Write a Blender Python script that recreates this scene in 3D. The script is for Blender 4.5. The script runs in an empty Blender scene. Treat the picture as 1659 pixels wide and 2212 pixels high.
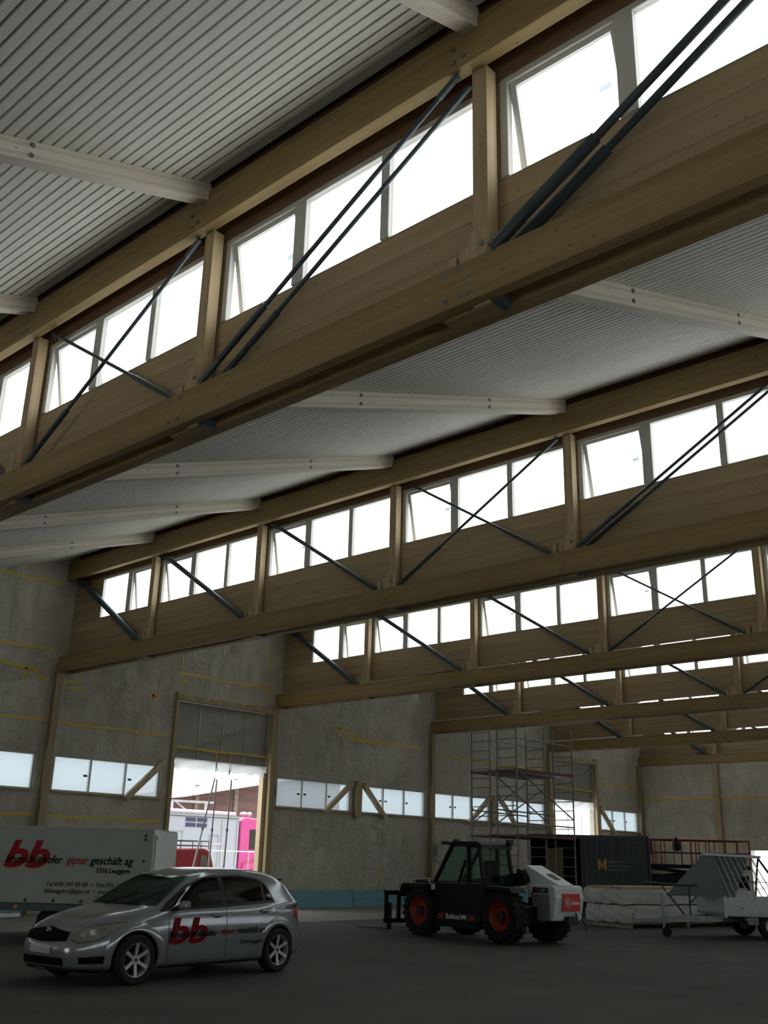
import bpy, bmesh, math, random
from mathutils import Vector, Matrix
import numpy as np
random.seed(4)
PI = math.pi
sc = bpy.context.scene
COL = sc.collection

# ---------------------------------------------------------------- camera, sky, exposure
cam_d = bpy.data.cameras.new('camera')
cam = bpy.data.objects.new('camera', cam_d); COL.objects.link(cam)
cam_d.sensor_fit = 'HORIZONTAL'; cam_d.sensor_width = 36.0
cam_d.lens = 2167.15 * 36.0 / 1659.0
cam_d.clip_end = 600
RT = Vector((0.73888885, 0.67340352, 0.02389485)); UP = Vector((0.20402032, -0.25737569, 0.94452817)); FW = Vector((-0.64219855, 0.6930263, 0.32756003))
mw = Matrix((RT, UP, -FW)).transposed().to_4x4(); mw.translation = (26.1252, -6.3251, 1.5774)
cam.matrix_world = mw
sc.camera = cam
sc.view_settings.view_transform = 'Standard'; sc.view_settings.look = 'None'
sc.view_settings.gamma = 1.0; sc.view_settings.use_curve_mapping = False
sc.view_settings.exposure = 0.87
w = bpy.data.worlds.new('overcast_sky'); sc.world = w; w.use_nodes = True
nt = w.node_tree; nt.nodes.clear()
wo = nt.nodes.new('ShaderNodeOutputWorld'); bg = nt.nodes.new('ShaderNodeBackground')
tc = nt.nodes.new('ShaderNodeTexCoord'); sx = nt.nodes.new('ShaderNodeSeparateXYZ'); cr = nt.nodes.new('ShaderNodeValToRGB')
nt.links.new(tc.outputs['Generated'], sx.inputs[0]); nt.links.new(sx.outputs['Z'], cr.inputs[0])
cr.color_ramp.elements[0].position = 0.0; cr.color_ramp.elements[0].color = (0.88, 0.91, 0.93, 1)
cr.color_ramp.elements[1].position = 0.8; cr.color_ramp.elements[1].color = (1.0, 0.99, 0.97, 1)
nt.links.new(cr.outputs[0], bg.inputs[0])
zs_ = nt.nodes.new('ShaderNodeMapRange'); zs_.inputs['From Min'].default_value = 0; zs_.inputs['From Max'].default_value = 1   # overcast: the zenith is brighter than the horizon
zs_.inputs['To Min'].default_value = 1.25; zs_.inputs['To Max'].default_value = 3.0
nt.links.new(sx.outputs['Z'], zs_.inputs[0]); nt.links.new(zs_.outputs[0], bg.inputs[1])
nt.links.new(bg.outputs[0], wo.inputs[0])
try:
    cy = sc.cycles
    cy.use_denoising = True; cy.max_bounces = 10; cy.diffuse_bounces = 6; cy.glossy_bounces = 4
    cy.transparent_max_bounces = 24; cy.transmission_bounces = 6
    cy.caustics_reflective = False; cy.caustics_refractive = False
except Exception: pass

# ---------------------------------------------------------------- materials
MAT = {}
def principled(name, col, rough=0.6, metal=0.0, spec=0.5):
    m = bpy.data.materials.new(name); m.use_nodes = True
    b = m.node_tree.nodes['Principled BSDF']
    b.inputs['Base Color'].default_value = (*col, 1); b.inputs['Roughness'].default_value = rough
    b.inputs['Metallic'].default_value = metal; b.inputs['Specular IOR Level'].default_value = spec
    MAT[name] = m; return m, m.node_tree, b
def N(t, k, **kw):
    n = t.nodes.new(k)
    for a, v in kw.items():
        if a in n.inputs: n.inputs[a].default_value = v
        else: setattr(n, a, v)
    return n
def noisy(name, c1, c2, scale=(1, 1, 1), s=1.0, rough=0.6, metal=0.0, bump=0.0, detail=4, spec=0.5, bscale=None, dist=0.02):
    m, t, b = principled(name, c1, rough, metal, spec)
    co = N(t, 'ShaderNodeTexCoord'); mp = N(t, 'ShaderNodeMapping'); mp.inputs['Scale'].default_value = scale
    t.links.new(co.outputs['Object'], mp.inputs[0])
    n = N(t, 'ShaderNodeTexNoise', Scale=s, Detail=detail); t.links.new(mp.outputs[0], n.inputs['Vector'])
    r = N(t, 'ShaderNodeValToRGB'); r.color_ramp.elements[0].position = .3; r.color_ramp.elements[1].position = .7
    r.color_ramp.elements[0].color = (*c1, 1); r.color_ramp.elements[1].color = (*c2, 1)
    t.links.new(n.outputs[0], r.inputs[0]); t.links.new(r.outputs[0], b.inputs['Base Color'])
    if bump:
        n2 = N(t, 'ShaderNodeTexNoise', Scale=bscale or s * 4, Detail=5); t.links.new(mp.outputs[0], n2.inputs['Vector'])
        bp = N(t, 'ShaderNodeBump', Strength=bump, Distance=dist); t.links.new(n2.outputs[0], bp.inputs['Height']); t.links.new(bp.outputs[0], b.inputs['Normal'])
    return m
def wood(name, c1, c2, axis, lam=0.04, lamaxis=2, rough=0.6):
    """glued timber: grain along axis, thin lamination lines across lamaxis, small dark knots"""
    m, t, b = principled(name, c1, rough, 0, .3)
    co = N(t, 'ShaderNodeTexCoord'); mp = N(t, 'ShaderNodeMapping')
    s = [9.0, 9.0, 9.0]; s[axis] = 0.5; mp.inputs['Scale'].default_value = s
    t.links.new(co.outputs['Object'], mp.inputs[0])
    n = N(t, 'ShaderNodeTexNoise', Scale=1.2, Detail=5); t.links.new(mp.outputs[0], n.inputs['Vector'])
    r = N(t, 'ShaderNodeValToRGB'); r.color_ramp.elements[0].position = .3; r.color_ramp.elements[1].position = .72
    r.color_ramp.elements[0].color = (*c1, 1); r.color_ramp.elements[1].color = (*c2, 1)
    t.links.new(n.outputs[0], r.inputs[0])
    sp = N(t, 'ShaderNodeSeparateXYZ'); t.links.new(co.outputs['Object'], sp.inputs[0])
    dv = N(t, 'ShaderNodeMath', operation='DIVIDE'); dv.inputs[1].default_value = lam; t.links.new(sp.outputs[lamaxis], dv.inputs[0])
    fr = N(t, 'ShaderNodeMath', operation='FRACT'); t.links.new(dv.outputs[0], fr.inputs[0])
    lt = N(t, 'ShaderNodeMath', operation='LESS_THAN'); lt.inputs[1].default_value = .07; t.links.new(fr.outputs[0], lt.inputs[0])
    fl = N(t, 'ShaderNodeMath', operation='FLOOR'); t.links.new(dv.outputs[0], fl.inputs[0])
    wn = N(t, 'ShaderNodeTexWhiteNoise'); wn.noise_dimensions = '1D'; t.links.new(fl.outputs[0], wn.inputs['W'])
    # each lamella a little lighter or darker
    mr = N(t, 'ShaderNodeMapRange'); mr.inputs['To Min'].default_value = .86; mr.inputs['To Max'].default_value = 1.1
    t.links.new(wn.outputs[0], mr.inputs[0])
    hs = N(t, 'ShaderNodeHueSaturation'); t.links.new(mr.outputs[0], hs.inputs['Value']); t.links.new(r.outputs[0], hs.inputs['Color'])
    mx = N(t, 'ShaderNodeMix'); mx.data_type = 'RGBA'; mx.inputs[0].default_value = 0
    ml = N(t, 'ShaderNodeMath', operation='MULTIPLY'); ml.inputs[1].default_value = .35; t.links.new(lt.outputs[0], ml.inputs[0])
    t.links.new(ml.outputs[0], mx.inputs[0]); t.links.new(hs.outputs[0], mx.inputs[6]); mx.inputs[7].default_value = (c1[0] * .4, c1[1] * .35, c1[2] * .3, 1)
    # knots
    mp2 = N(t, 'ShaderNodeMapping'); s2 = [9, 9, 9]; s2[axis] = 3.2; mp2.inputs['Scale'].default_value = s2; t.links.new(co.outputs['Object'], mp2.inputs[0])
    vo = N(t, 'ShaderNodeTexVoronoi', Scale=1.0); t.links.new(mp2.outputs[0], vo.inputs['Vector'])
    kr = N(t, 'ShaderNodeValToRGB'); kr.color_ramp.elements[0].position = .05; kr.color_ramp.elements[1].position = .10
    kr.color_ramp.elements[0].color = (.75, .75, .75, 1); kr.color_ramp.elements[1].color = (0, 0, 0, 1)
    t.links.new(vo.outputs['Distance'], kr.inputs[0])
    mk = N(t, 'ShaderNodeMix'); mk.data_type = 'RGBA'; t.links.new(kr.outputs[0], mk.inputs[0]); t.links.new(mx.outputs[2], mk.inputs[6])
    mk.inputs[7].default_value = (c1[0] * .38, c1[1] * .3, c1[2] * .25, 1)
    t.links.new(mk.outputs[2], b.inputs['Base Color'])
    return m
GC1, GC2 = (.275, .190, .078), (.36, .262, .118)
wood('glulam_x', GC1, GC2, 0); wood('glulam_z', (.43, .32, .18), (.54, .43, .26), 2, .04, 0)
wood('glulam_shaded', (.20, .12, .07), (.27, .17, .10), 0)  # head beams behind the top chords: their shade is darkened into the colour
wood('white_rafter', (.70, .64, .53), (.82, .77, .67), 1, .04, 2)
wood('panel_board', (.38, .285, .155), (.46, .355, .21), 0, .30, 2)
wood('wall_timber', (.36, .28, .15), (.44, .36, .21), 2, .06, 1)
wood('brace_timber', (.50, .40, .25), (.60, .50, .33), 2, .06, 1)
principled('rib_white', (.60, .60, .54), .7); noisy('rib_board', (.74, .73, .65), (.82, .81, .74), (.4, 6, 6), 1.5, .7)
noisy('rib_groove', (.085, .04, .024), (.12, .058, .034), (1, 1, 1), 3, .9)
noisy('snow', (.86, .88, .92), (.92, .93, .96), s=.4, rough=.9)
noisy('steel_dark', (.045, .065, .075), (.07, .095, .105), s=3, rough=.45, metal=.3)
noisy('galvanised', (.34, .37, .38), (.48, .51, .52), s=6, rough=.4, metal=.75)
principled('bolt_metal', (.25, .28, .29), .35, .9)
principled('frame_grey', (.60, .60, .56), .55)
principled('frame_edge', (.55, .57, .58), .4, .3)
principled('sticker_grey', (.30, .42, .44), .6)
def clear(name, tint, gloss=.06, milk=0.0):
    m = bpy.data.materials.new(name); m.use_nodes = True; t = m.node_tree; t.nodes.clear()
    o = N(t, 'ShaderNodeOutputMaterial'); a = N(t, 'ShaderNodeBsdfTransparent'); a.inputs[0].default_value = (*tint, 1)
    g = N(t, 'ShaderNodeBsdfGlossy', Roughness=.05); mx = N(t, 'ShaderNodeMixShader'); mx.inputs[0].default_value = gloss
    t.links.new(g.outputs[0], mx.inputs[2])
    if milk:
        tr = N(t, 'ShaderNodeBsdfTranslucent'); tr.inputs[0].default_value = (*tint, 1); m2 = N(t, 'ShaderNodeMixShader'); m2.inputs[0].default_value = milk
        t.links.new(a.outputs[0], m2.inputs[1]); t.links.new(tr.outputs[0], m2.inputs[2]); t.links.new(m2.outputs[0], mx.inputs[1])
    else: t.links.new(a.outputs[0], mx.inputs[1])
    t.links.new(mx.outputs[0], o.inputs[0]); MAT[name] = m; return m
clear('clear_glass', (.93, .95, .95)); clear('milky_glass', (.515, .56, .58), .04, .3); clear('hanging_foil', (.42, .45, .44), .05, .8)
clear('green_glass', (.74, .88, .83), .06); clear('windscreen_glass', (.20, .31, .26), .10); clear('sticker_film', (.50, .54, .55), .05); clear('dark_glass', (.03, .045, .042), .085)

def foil(name, c1, c2, bump=.5, rough=.32):
    """wrinkled builder's film over boards: faint board joints, creases in the bump, soft sheen"""
    m, t, b = principled(name, c1, rough, 0, .5)
    co = N(t, 'ShaderNodeTexCoord'); mp = N(t, 'ShaderNodeMapping'); mp.inputs['Scale'].default_value = (1, 1, .6); t.links.new(co.outputs['Object'], mp.inputs[0])
    n = N(t, 'ShaderNodeTexNoise', Scale=.9, Detail=6, Roughness=.6); t.links.new(mp.outputs[0], n.inputs['Vector'])
    r = N(t, 'ShaderNodeValToRGB'); r.color_ramp.elements[0].position = .3; r.color_ramp.elements[1].position = .7
    r.color_ramp.elements[0].color = (*c1, 1); r.color_ramp.elements[1].color = (*c2, 1); t.links.new(n.outputs[0], r.inputs[0])
    br = N(t, 'ShaderNodeTexBrick', Scale=1.0); br.inputs['Mortar Size'].default_value = .012; br.inputs['Brick Width'].default_value = 1.25; br.inputs['Row Height'].default_value = .62
    br.inputs['Color1'].default_value = (1, 1, 1, 1); br.inputs['Color2'].default_value = (.97, .97, .97, 1); br.inputs['Mortar'].default_value = (.90, .88, .84, 1)
    sp = N(t, 'ShaderNodeSeparateXYZ'); t.links.new(co.outputs['Object'], sp.inputs[0]); ad = N(t, 'ShaderNodeMath', operation='ADD'); t.links.new(sp.outputs[0], ad.inputs[0]); t.links.new(sp.outputs[1], ad.inputs[1])
    cb = N(t, 'ShaderNodeCombineXYZ'); t.links.new(ad.outputs[0], cb.inputs[0]); t.links.new(sp.outputs[2], cb.inputs[1]); t.links.new(cb.outputs[0], br.inputs['Vector'])
    mu = N(t, 'ShaderNodeMix'); mu.data_type = 'RGBA'; mu.blend_type = 'MULTIPLY'; mu.inputs[0].default_value = 1; t.links.new(r.outputs[0], mu.inputs[6]); t.links.new(br.outputs[0], mu.inputs[7])
    t.links.new(mu.outputs[2], b.inputs['Base Color'])
    n2 = N(t, 'ShaderNodeTexNoise', Scale=2.2, Detail=8, Roughness=.62, Distortion=1.4); t.links.new(mp.outputs[0], n2.inputs['Vector'])
    n3 = N(t, 'ShaderNodeTexVoronoi', Scale=1.1); n3.feature = 'DISTANCE_TO_EDGE'; t.links.new(n2.outputs[1], n3.inputs['Vector'])
    am = N(t, 'ShaderNodeMath', operation='ADD'); t.links.new(n2.outputs[0], am.inputs[0]); t.links.new(n3.outputs[0], am.inputs[1])
    bp = N(t, 'ShaderNodeBump', Strength=bump, Distance=.16); t.links.new(am.outputs[0], bp.inputs['Height']); t.links.new(bp.outputs[0], b.inputs['Normal'])
    return m
foil('wall_foil', (.53, .50, .41), (.70, .67, .57), 1.0, .26)
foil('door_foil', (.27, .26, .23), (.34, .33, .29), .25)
principled('yellow_tape', (.62, .45, .03), .4)
principled('white_tape', (.7, .72, .7), .4)
noisy('blue_board', (.15, .36, .46), (.22, .46, .56), (1, 1, 3), 2, .7)
noisy('gravel_floor', (.040, .042, .036), (.072, .071, .060), (1, 1, 1), .8, .9, bump=.35, detail=9, bscale=14, dist=.03)
noisy('pale_floor', (.16, .155, .135), (.22, .21, .185), (1, 1, 1), .7, .8, bump=.15, detail=7, bscale=9)
principled('stain', (.03, .03, .03), .5)
noisy('car_silver', (.27, .30, .32), (.30, .33, .35), s=1, rough=.16, metal=.45)
principled('black_plastic', (.02, .02, .022), .55); principled('tyre', (.009, .010, .010), .85); principled('rim', (.50, .53, .55), .35, .2)
principled('chrome', (.6, .62, .62), .15, 1); principled('plate_white', (.55, .55, .5), .5); principled('lamp_glass', (.30, .31, .27), .12, .4)
principled('decal_red', (.38, .030, .040), .9, 0, .08); principled('decal_black', (.008, .009, .010), .9, 0, .05); principled('grille_black', (.006, .006, .006), .8, 0, .1); principled('trim_black', (.005, .006, .007), .3, 0, .3); principled('red_lamp', (.35, .03, .02), .3)
principled('amber', (.7, .22, .02), .35); principled('orange_lamp', (.85, .15, .03), .4)
noisy('box_panel', (.35, .40, .35), (.40, .45, .40), (1, 1, 1), 1.2, .5); noisy('box_end', (.70, .76, .75), (.82, .87, .86), (8, 8, .5), 2, .4)
noisy('alu', (.46, .53, .57), (.56, .63, .67), (1, 1, 1), 5, .38, metal=.3)
principled('tele_dark', (.007, .010, .012), .5, 0, .25); principled('tele_white', (.70, .78, .78), .4); noisy('tele_grey', (.20, .22, .20), (.26, .28, .26), s=3)
principled('rim_orange', (.30, .035, .008), .5); principled('sign_red', (.60, .04, .03), .5); principled('sign_white', (.75, .75, .72), .5); principled('sign_yellow', (.65, .42, .02), .5)
noisy('container_grey', (.055, .072, .08), (.075, .095, .105), (6, 6, .5), 1, .6); principled('dark_inside', (.012, .015, .02), .8)
noisy('brown_board', (.16, .11, .06), (.2, .14, .08), s=2)
principled('lift_red', (.20, .018, .014), .5); principled('bag_black', (.01, .01, .012), .7)
foil('pallet_foil', (.50, .54, .51), (.62, .66, .62), .4, .28); noisy('lumber', (.36, .31, .15), (.44, .38, .21), s=3)
principled('sheet_grey', (.20, .25, .25), .5); principled('truck_white', (.30, .325, .38), .4); principled('truck_pink', (.42, .055, .20), .35); principled('truck_rose', (.62, .46, .55), .5)
principled('navy_vent', (.03, .03, .08), .5); principled('van_red', (.12, .004, .006), .6, 0, .2); noisy('scaffold_metal', (.15, .17, .17), (.22, .24, .24), s=6, rough=.5, metal=.3); principled('beam_rust', (.11, .035, .025), .6); noisy('barn_wood', (.065, .034, .027), (.11, .06, .048), (1, .3, 3), 2, .8)
principled('snow_roof', (.48, .41, .42), .8); noisy('bark', (.12, .09, .07), (.2, .16, .12), s=6, rough=.9); principled('house_wall', (.75, .62, .62), .8)

# ---------------------------------------------------------------- mesh helpers
class MB:
    def __init__(s): s.v = []; s.f = []; s.m = []; s.mi = 0
    def add(s, vs, fs):
        o = len(s.v); s.v += [Vector(a) for a in vs]
        for f in fs: s.f.append([i + o for i in f]); s.m.append(s.mi)
        return s
    def box(s, x0, x1, y0, y1, z0, z1):
        v = [(x, y, z) for z in (z0, z1) for y in (y0, y1) for x in (x0, x1)]
        return s.add(v, [(0, 2, 3, 1), (4, 5, 7, 6), (0, 1, 5, 4), (2, 6, 7, 3), (0, 4, 6, 2), (1, 3, 7, 5)])
    def hexa(s, b, t):  # bottom quad, top quad
        return s.add(list(b) + list(t), [(3, 2, 1, 0), (4, 5, 6, 7), (0, 1, 5, 4), (1, 2, 6, 5), (2, 3, 7, 6), (3, 0, 4, 7)])
    def bar(s, p, q, w, h, up=(0, 0, 1)):
        p, q = Vector(p), Vector(q); d = (q - p).normalized(); u = Vector(up)
        if abs(d.dot(u)) > .98: u = Vector((1, 0, 0))
        a = d.cross(u).normalized() * (w / 2); b = a.cross(d).normalized() * (h / 2)
        return s.hexa([p - a - b, p + a - b, p + a + b, p - a + b], [q - a - b, q + a - b, q + a + b, q - a + b])
    def tube(s, p, q, r, n=10, r2=None, cap=True):
        p, q = Vector(p), Vector(q); d = (q - p).normalized(); u = Vector((0, 0, 1)) if abs(d.z) < .9 else Vector((1, 0, 0))
        a = d.cross(u).normalized(); b = d.cross(a); r2 = r if r2 is None else r2
        R = [a * math.cos(2 * PI * i / n) + b * math.sin(2 * PI * i / n) for i in range(n)]
        v = [p + c * r for c in R] + [q + c * r2 for c in R]
        f = [(i, (i + 1) % n, n + (i + 1) % n, n + i) for i in range(n)]
        if cap: f += [tuple(range(n))[::-1], tuple(range(n, 2 * n))]
        return s.add(v, f)
    def path(s, pts, r, n=8):
        for a, b in zip(pts, pts[1:]): s.tube(a, b, r, n)
        return s
    def prism(s, poly, y0, y1, ax=1):
        """poly in the plane normal to ax, extruded y0..y1"""
        def P(a, b, c): return {1: (a, c, b), 0: (c, a, b), 2: (a, b, c)}[ax]
        n = len(poly); v = [P(a, b, y0) for a, b in poly] + [P(a, b, y1) for a, b in poly]
        f = [tuple(range(n)), tuple(range(n, 2 * n))[::-1]] + [(i, n + i, n + (i + 1) % n, (i + 1) % n) for i in range(n)]
        return s.add(v, f)
    def lathe(s, prof, c, ax=1, n=32):
        """prof [(r, t)] turned about an axis through c"""
        v = []; m = len(prof)
        for i in range(n):
            a = 2 * PI * i / n
            for r, t in prof:
                x, y = r * math.cos(a), r * math.sin(a)
                v.append({1: (c[0] + x, c[1] + t, c[2] + y), 0: (c[0] + t, c[1] + x, c[2] + y), 2: (c[0] + x, c[1] + y, c[2] + t)}[ax])
        f = [(i * m + j, i * m + j + 1, ((i + 1) % n) * m + j + 1, ((i + 1) % n) * m + j) for i in range(n) for j in range(m - 1)]
        return s.add(v, f)
    def grid(s, rows):
        m = len(rows[0]); v = [p for r in rows for p in r]
        return s.add(v, [(i * m + j, i * m + j + 1, (i + 1) * m + j + 1, (i + 1) * m + j) for i in range(len(rows) - 1) for j in range(m - 1)])
    def data(s, name, mats, smooth=False):
        me = bpy.data.meshes.new(name); me.from_pydata([tuple(a) for a in s.v], [], s.f)
        for m in (mats if isinstance(mats, (list, tuple)) else [mats]): me.materials.append(MAT[m])
        me.polygons.foreach_set('material_index', s.m)
        bm = bmesh.new(); bm.from_mesh(me)
        if smooth: bmesh.ops.remove_doubles(bm, verts=bm.verts, dist=1e-5)
        bmesh.ops.recalc_face_normals(bm, faces=bm.faces); bm.to_mesh(me); bm.free()
        if smooth: me.polygons.foreach_set('use_smooth', [True] * len(me.polygons))
        return me
    def build(s, name, mats, parent=None, smooth=False, bevel=0, loc=(0, 0, 0)):
        o = bpy.data.objects.new(name, s.data(name, mats, smooth)); COL.objects.link(o); o.location = loc
        if parent: o.parent = parent
        if bevel:
            b = o.modifiers.new('bevel', 'BEVEL'); b.width = bevel; b.segments = 2; b.limit_method = 'ANGLE'; b.angle_limit = .6
        if smooth and not bevel:
            try: o.data.set_sharp_from_angle(angle=.7)
            except Exception: pass
        return o
def tag(o, label=None, cat=None, group=None, kind=None):
    for k, v in (('label', label), ('category', cat), ('group', group), ('kind', kind)):
        if v: o[k] = v
    return o
def thing(name, label, cat, loc=(0, 0, 0), rz=0.0, group=None):
    o = bpy.data.objects.new(name, None); COL.objects.link(o); o.location = loc; o.rotation_euler = (0, 0, rz); o.empty_display_size = .2
    return tag(o, label, cat, group)
def kids(o): return [c for c in list(COL.objects) if c.parent == o]
def copy_tree(o, parent=None, depth=0):
    ch = kids(o); c = o.copy(); COL.objects.link(c); c.parent = parent
    for k in ch: copy_tree(k, c, depth + 1)
    return c
def struct(o): o['kind'] = 'structure'; return o
def text_obj(name, body, size, mat, parent, M, bold=0.0, shear=0.0, extrude=.002, warp=None, align='LEFT', width=None):
    cu = bpy.data.curves.new(name, 'FONT'); cu.body = body; cu.size = size; cu.shear = shear; cu.offset = bold; cu.extrude = extrude; cu.align_x = align; cu.resolution_u = 3
    t = bpy.data.objects.new(name, cu); COL.objects.link(t); bpy.context.view_layer.update()
    me = bpy.data.meshes.new_from_object(t.evaluated_get(bpy.context.evaluated_depsgraph_get())); bpy.data.objects.remove(t)
    me.name = name; me.materials.clear(); me.materials.append(MAT[mat])
    if width and len(me.vertices):
        x1 = max(v.co.x for v in me.vertices); x0 = min(v.co.x for v in me.vertices)
        for v in me.vertices: v.co.x = (v.co.x - x0) * width / (x1 - x0)
    for v in me.vertices:
        v.co = warp(v.co) if warp else M @ v.co
    o = bpy.data.objects.new(name, me); COL.objects.link(o); o.parent = parent
    return o
# ---------------------------------------------------------------- the hall: sizes
S = 8.3; HX = 30.0; POST0 = 4.208; BAY = 4.29; PW = .177
ZLB, ZLT, ZS, ZUB, ZUT = 6.406, 6.84, 7.838, 9.091, 9.60
SL = .345; ZC = 9.72; ZR = 9.46
TR = list(range(-2, 6))                       # truss lines, y = 8.3 k
PX = [POST0 + BAY * i for i in range(6)]      # right face of each post
ORD = ['first', 'second', 'third', 'fourth', 'fifth', 'sixth', 'seventh']
def cz(y, k, base=ZC): return base + SL * (y - k * S)

# floor
f = MB().box(5.5, HX, -18, 41.6, -.3, 0); struct(f.build('floor', 'gravel_floor'))
f = MB().box(-.3, 5.5, -18, 41.6, -.3, 0); struct(f.build('floor', 'pale_floor'))  # paler floor strip along the left wall
f = MB().box(-60, -.3, -40, 90, -.35, -.05).box(-.3, 60, 41.6, 100, -.35, -.05).box(HX, 60, -40, 41.6, -.35, -.05).box(-.3, HX, -40, -18, -.35, -.05)
tag(f.build('snowy_ground', 'snow'), 'white snow-covered ground outside the hall', 'ground', kind='stuff')
s = []
for i in range(28):
    a = 2 * PI * i / 28; rr = 1 + .18 * math.sin(3 * a) + .1 * math.sin(7 * a + 1); s.append((19.35 + .40 * rr * math.cos(a), 1.05 + .62 * rr * math.sin(a)))
tag(MB().prism(s, 0.001, .006, 2).build('oil_stain', 'stain'), 'dark wet stain on the gravel floor in the foreground', 'stain')

# ribbed ceilings, one for each slope of the sawtooth roof
for k in TR[1:]:
    y0, y1 = (k - 1) * S + .46, k * S - .005
    z0, z1 = cz(y0, k), cz(y1, k)
    c = 1 / math.hypot(1, SL); m = MB(); nv = Vector((0, -SL * c, c)); t = Vector((0, c, SL * c))
    L = math.hypot(y1 - y0, z1 - z0); pitch = .151; n = int(L / pitch)
    for i in range(n + 1):
        a = Vector((0, y0, z0)) + t * (i * pitch + .016); b = a + t * min(.116, L - i * pitch - .016)
        if (b - a).dot(t) < .02: continue
        q = [a, b, b + nv * .03, a + nv * .03]
        m.add([(X, p.y, p.z) for X in (0, HX) for p in q], [(0, 1, 2, 3), (7, 6, 5, 4), (0, 4, 5, 1), (1, 5, 6, 2), (2, 6, 7, 3), (3, 7, 4, 0)])
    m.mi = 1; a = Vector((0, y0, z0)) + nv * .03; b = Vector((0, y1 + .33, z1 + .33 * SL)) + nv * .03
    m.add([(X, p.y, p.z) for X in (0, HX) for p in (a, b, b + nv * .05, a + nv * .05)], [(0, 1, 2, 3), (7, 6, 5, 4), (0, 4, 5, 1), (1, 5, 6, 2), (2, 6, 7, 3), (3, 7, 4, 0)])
    o = struct(m.build('ceiling', ['rib_board', 'rib_groove']))
    d = MB(); b2 = Vector((0, y1 + .75, z1 + SL * .75))
    d.add([(X, p.y, p.z) for X in (-.6, HX + .6) for p in (a + nv * .05, b2 + nv * .05, b2 + nv * .25, a + nv * .25)], [(0, 1, 2, 3), (7, 6, 5, 4), (0, 4, 5, 1), (1, 5, 6, 2), (2, 6, 7, 3), (3, 7, 4, 0)])
    d.build('roof_deck', 'snow', o)

# rafters: white glued beams across each slope, one at every post
def make_rafter():
    r = thing('roof_rafter', 'x', 'rafter')
    ya, yb = -S + .36, .0
    ca = 1 / math.hypot(1, SL)
    bo = MB().box(-PW, 0, (ya) / ca, .10, 0, (ZC - ZR) * ca).build('beam', 'white_rafter', r, bevel=.008, loc=(0, 0, ZR)); bo.rotation_euler = (math.atan(SL), 0, 0)
    ya = -S + .48
    m = MB().add([(x, y, z) for x in (-PW - .16, -PW - .004) for y, z in ((ya, cz(ya, 0, ZC - .028)), (yb, cz(yb, 0, ZC - .028)), (yb, cz(yb, 0, ZC - .001)), (ya, cz(ya, 0, ZC - .001)))], [(0, 1, 2, 3), (7, 6, 5, 4), (0, 4, 5, 1), (1, 5, 6, 2), (2, 6, 7, 3), (3, 7, 4, 0)])
    m.build('edge_board', 'white_rafter', r)
    for y in (-2.35, -5.4):
        for dz in (.20, .07):
            z = cz(y, 0, ZR) + dz
            MB().tube((-.001, y, z), (.014, y, z), .028, 10).build('bolt', 'bolt_metal', r)
    return r
raf = make_rafter(); first = True
SLN = {0: 'above the nearest truss', 1: 'between nearest and second truss', 2: 'between second and third truss', 3: 'between third and fourth truss', 4: 'between fourth and fifth truss', 5: 'between fifth truss and far wall'}
for k in (0, 1, 2, 3, 4, 5):
    for i, x in enumerate(PX):
        r = raf if first else copy_tree(raf); first = False
        r.location = (x, k * S, 0); r['group'] = 'white glued rafters under the ribbed ceilings'
        r['label'] = 'white rafter %s, %s from left wall' % (SLN[k], ORD[i])

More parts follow.
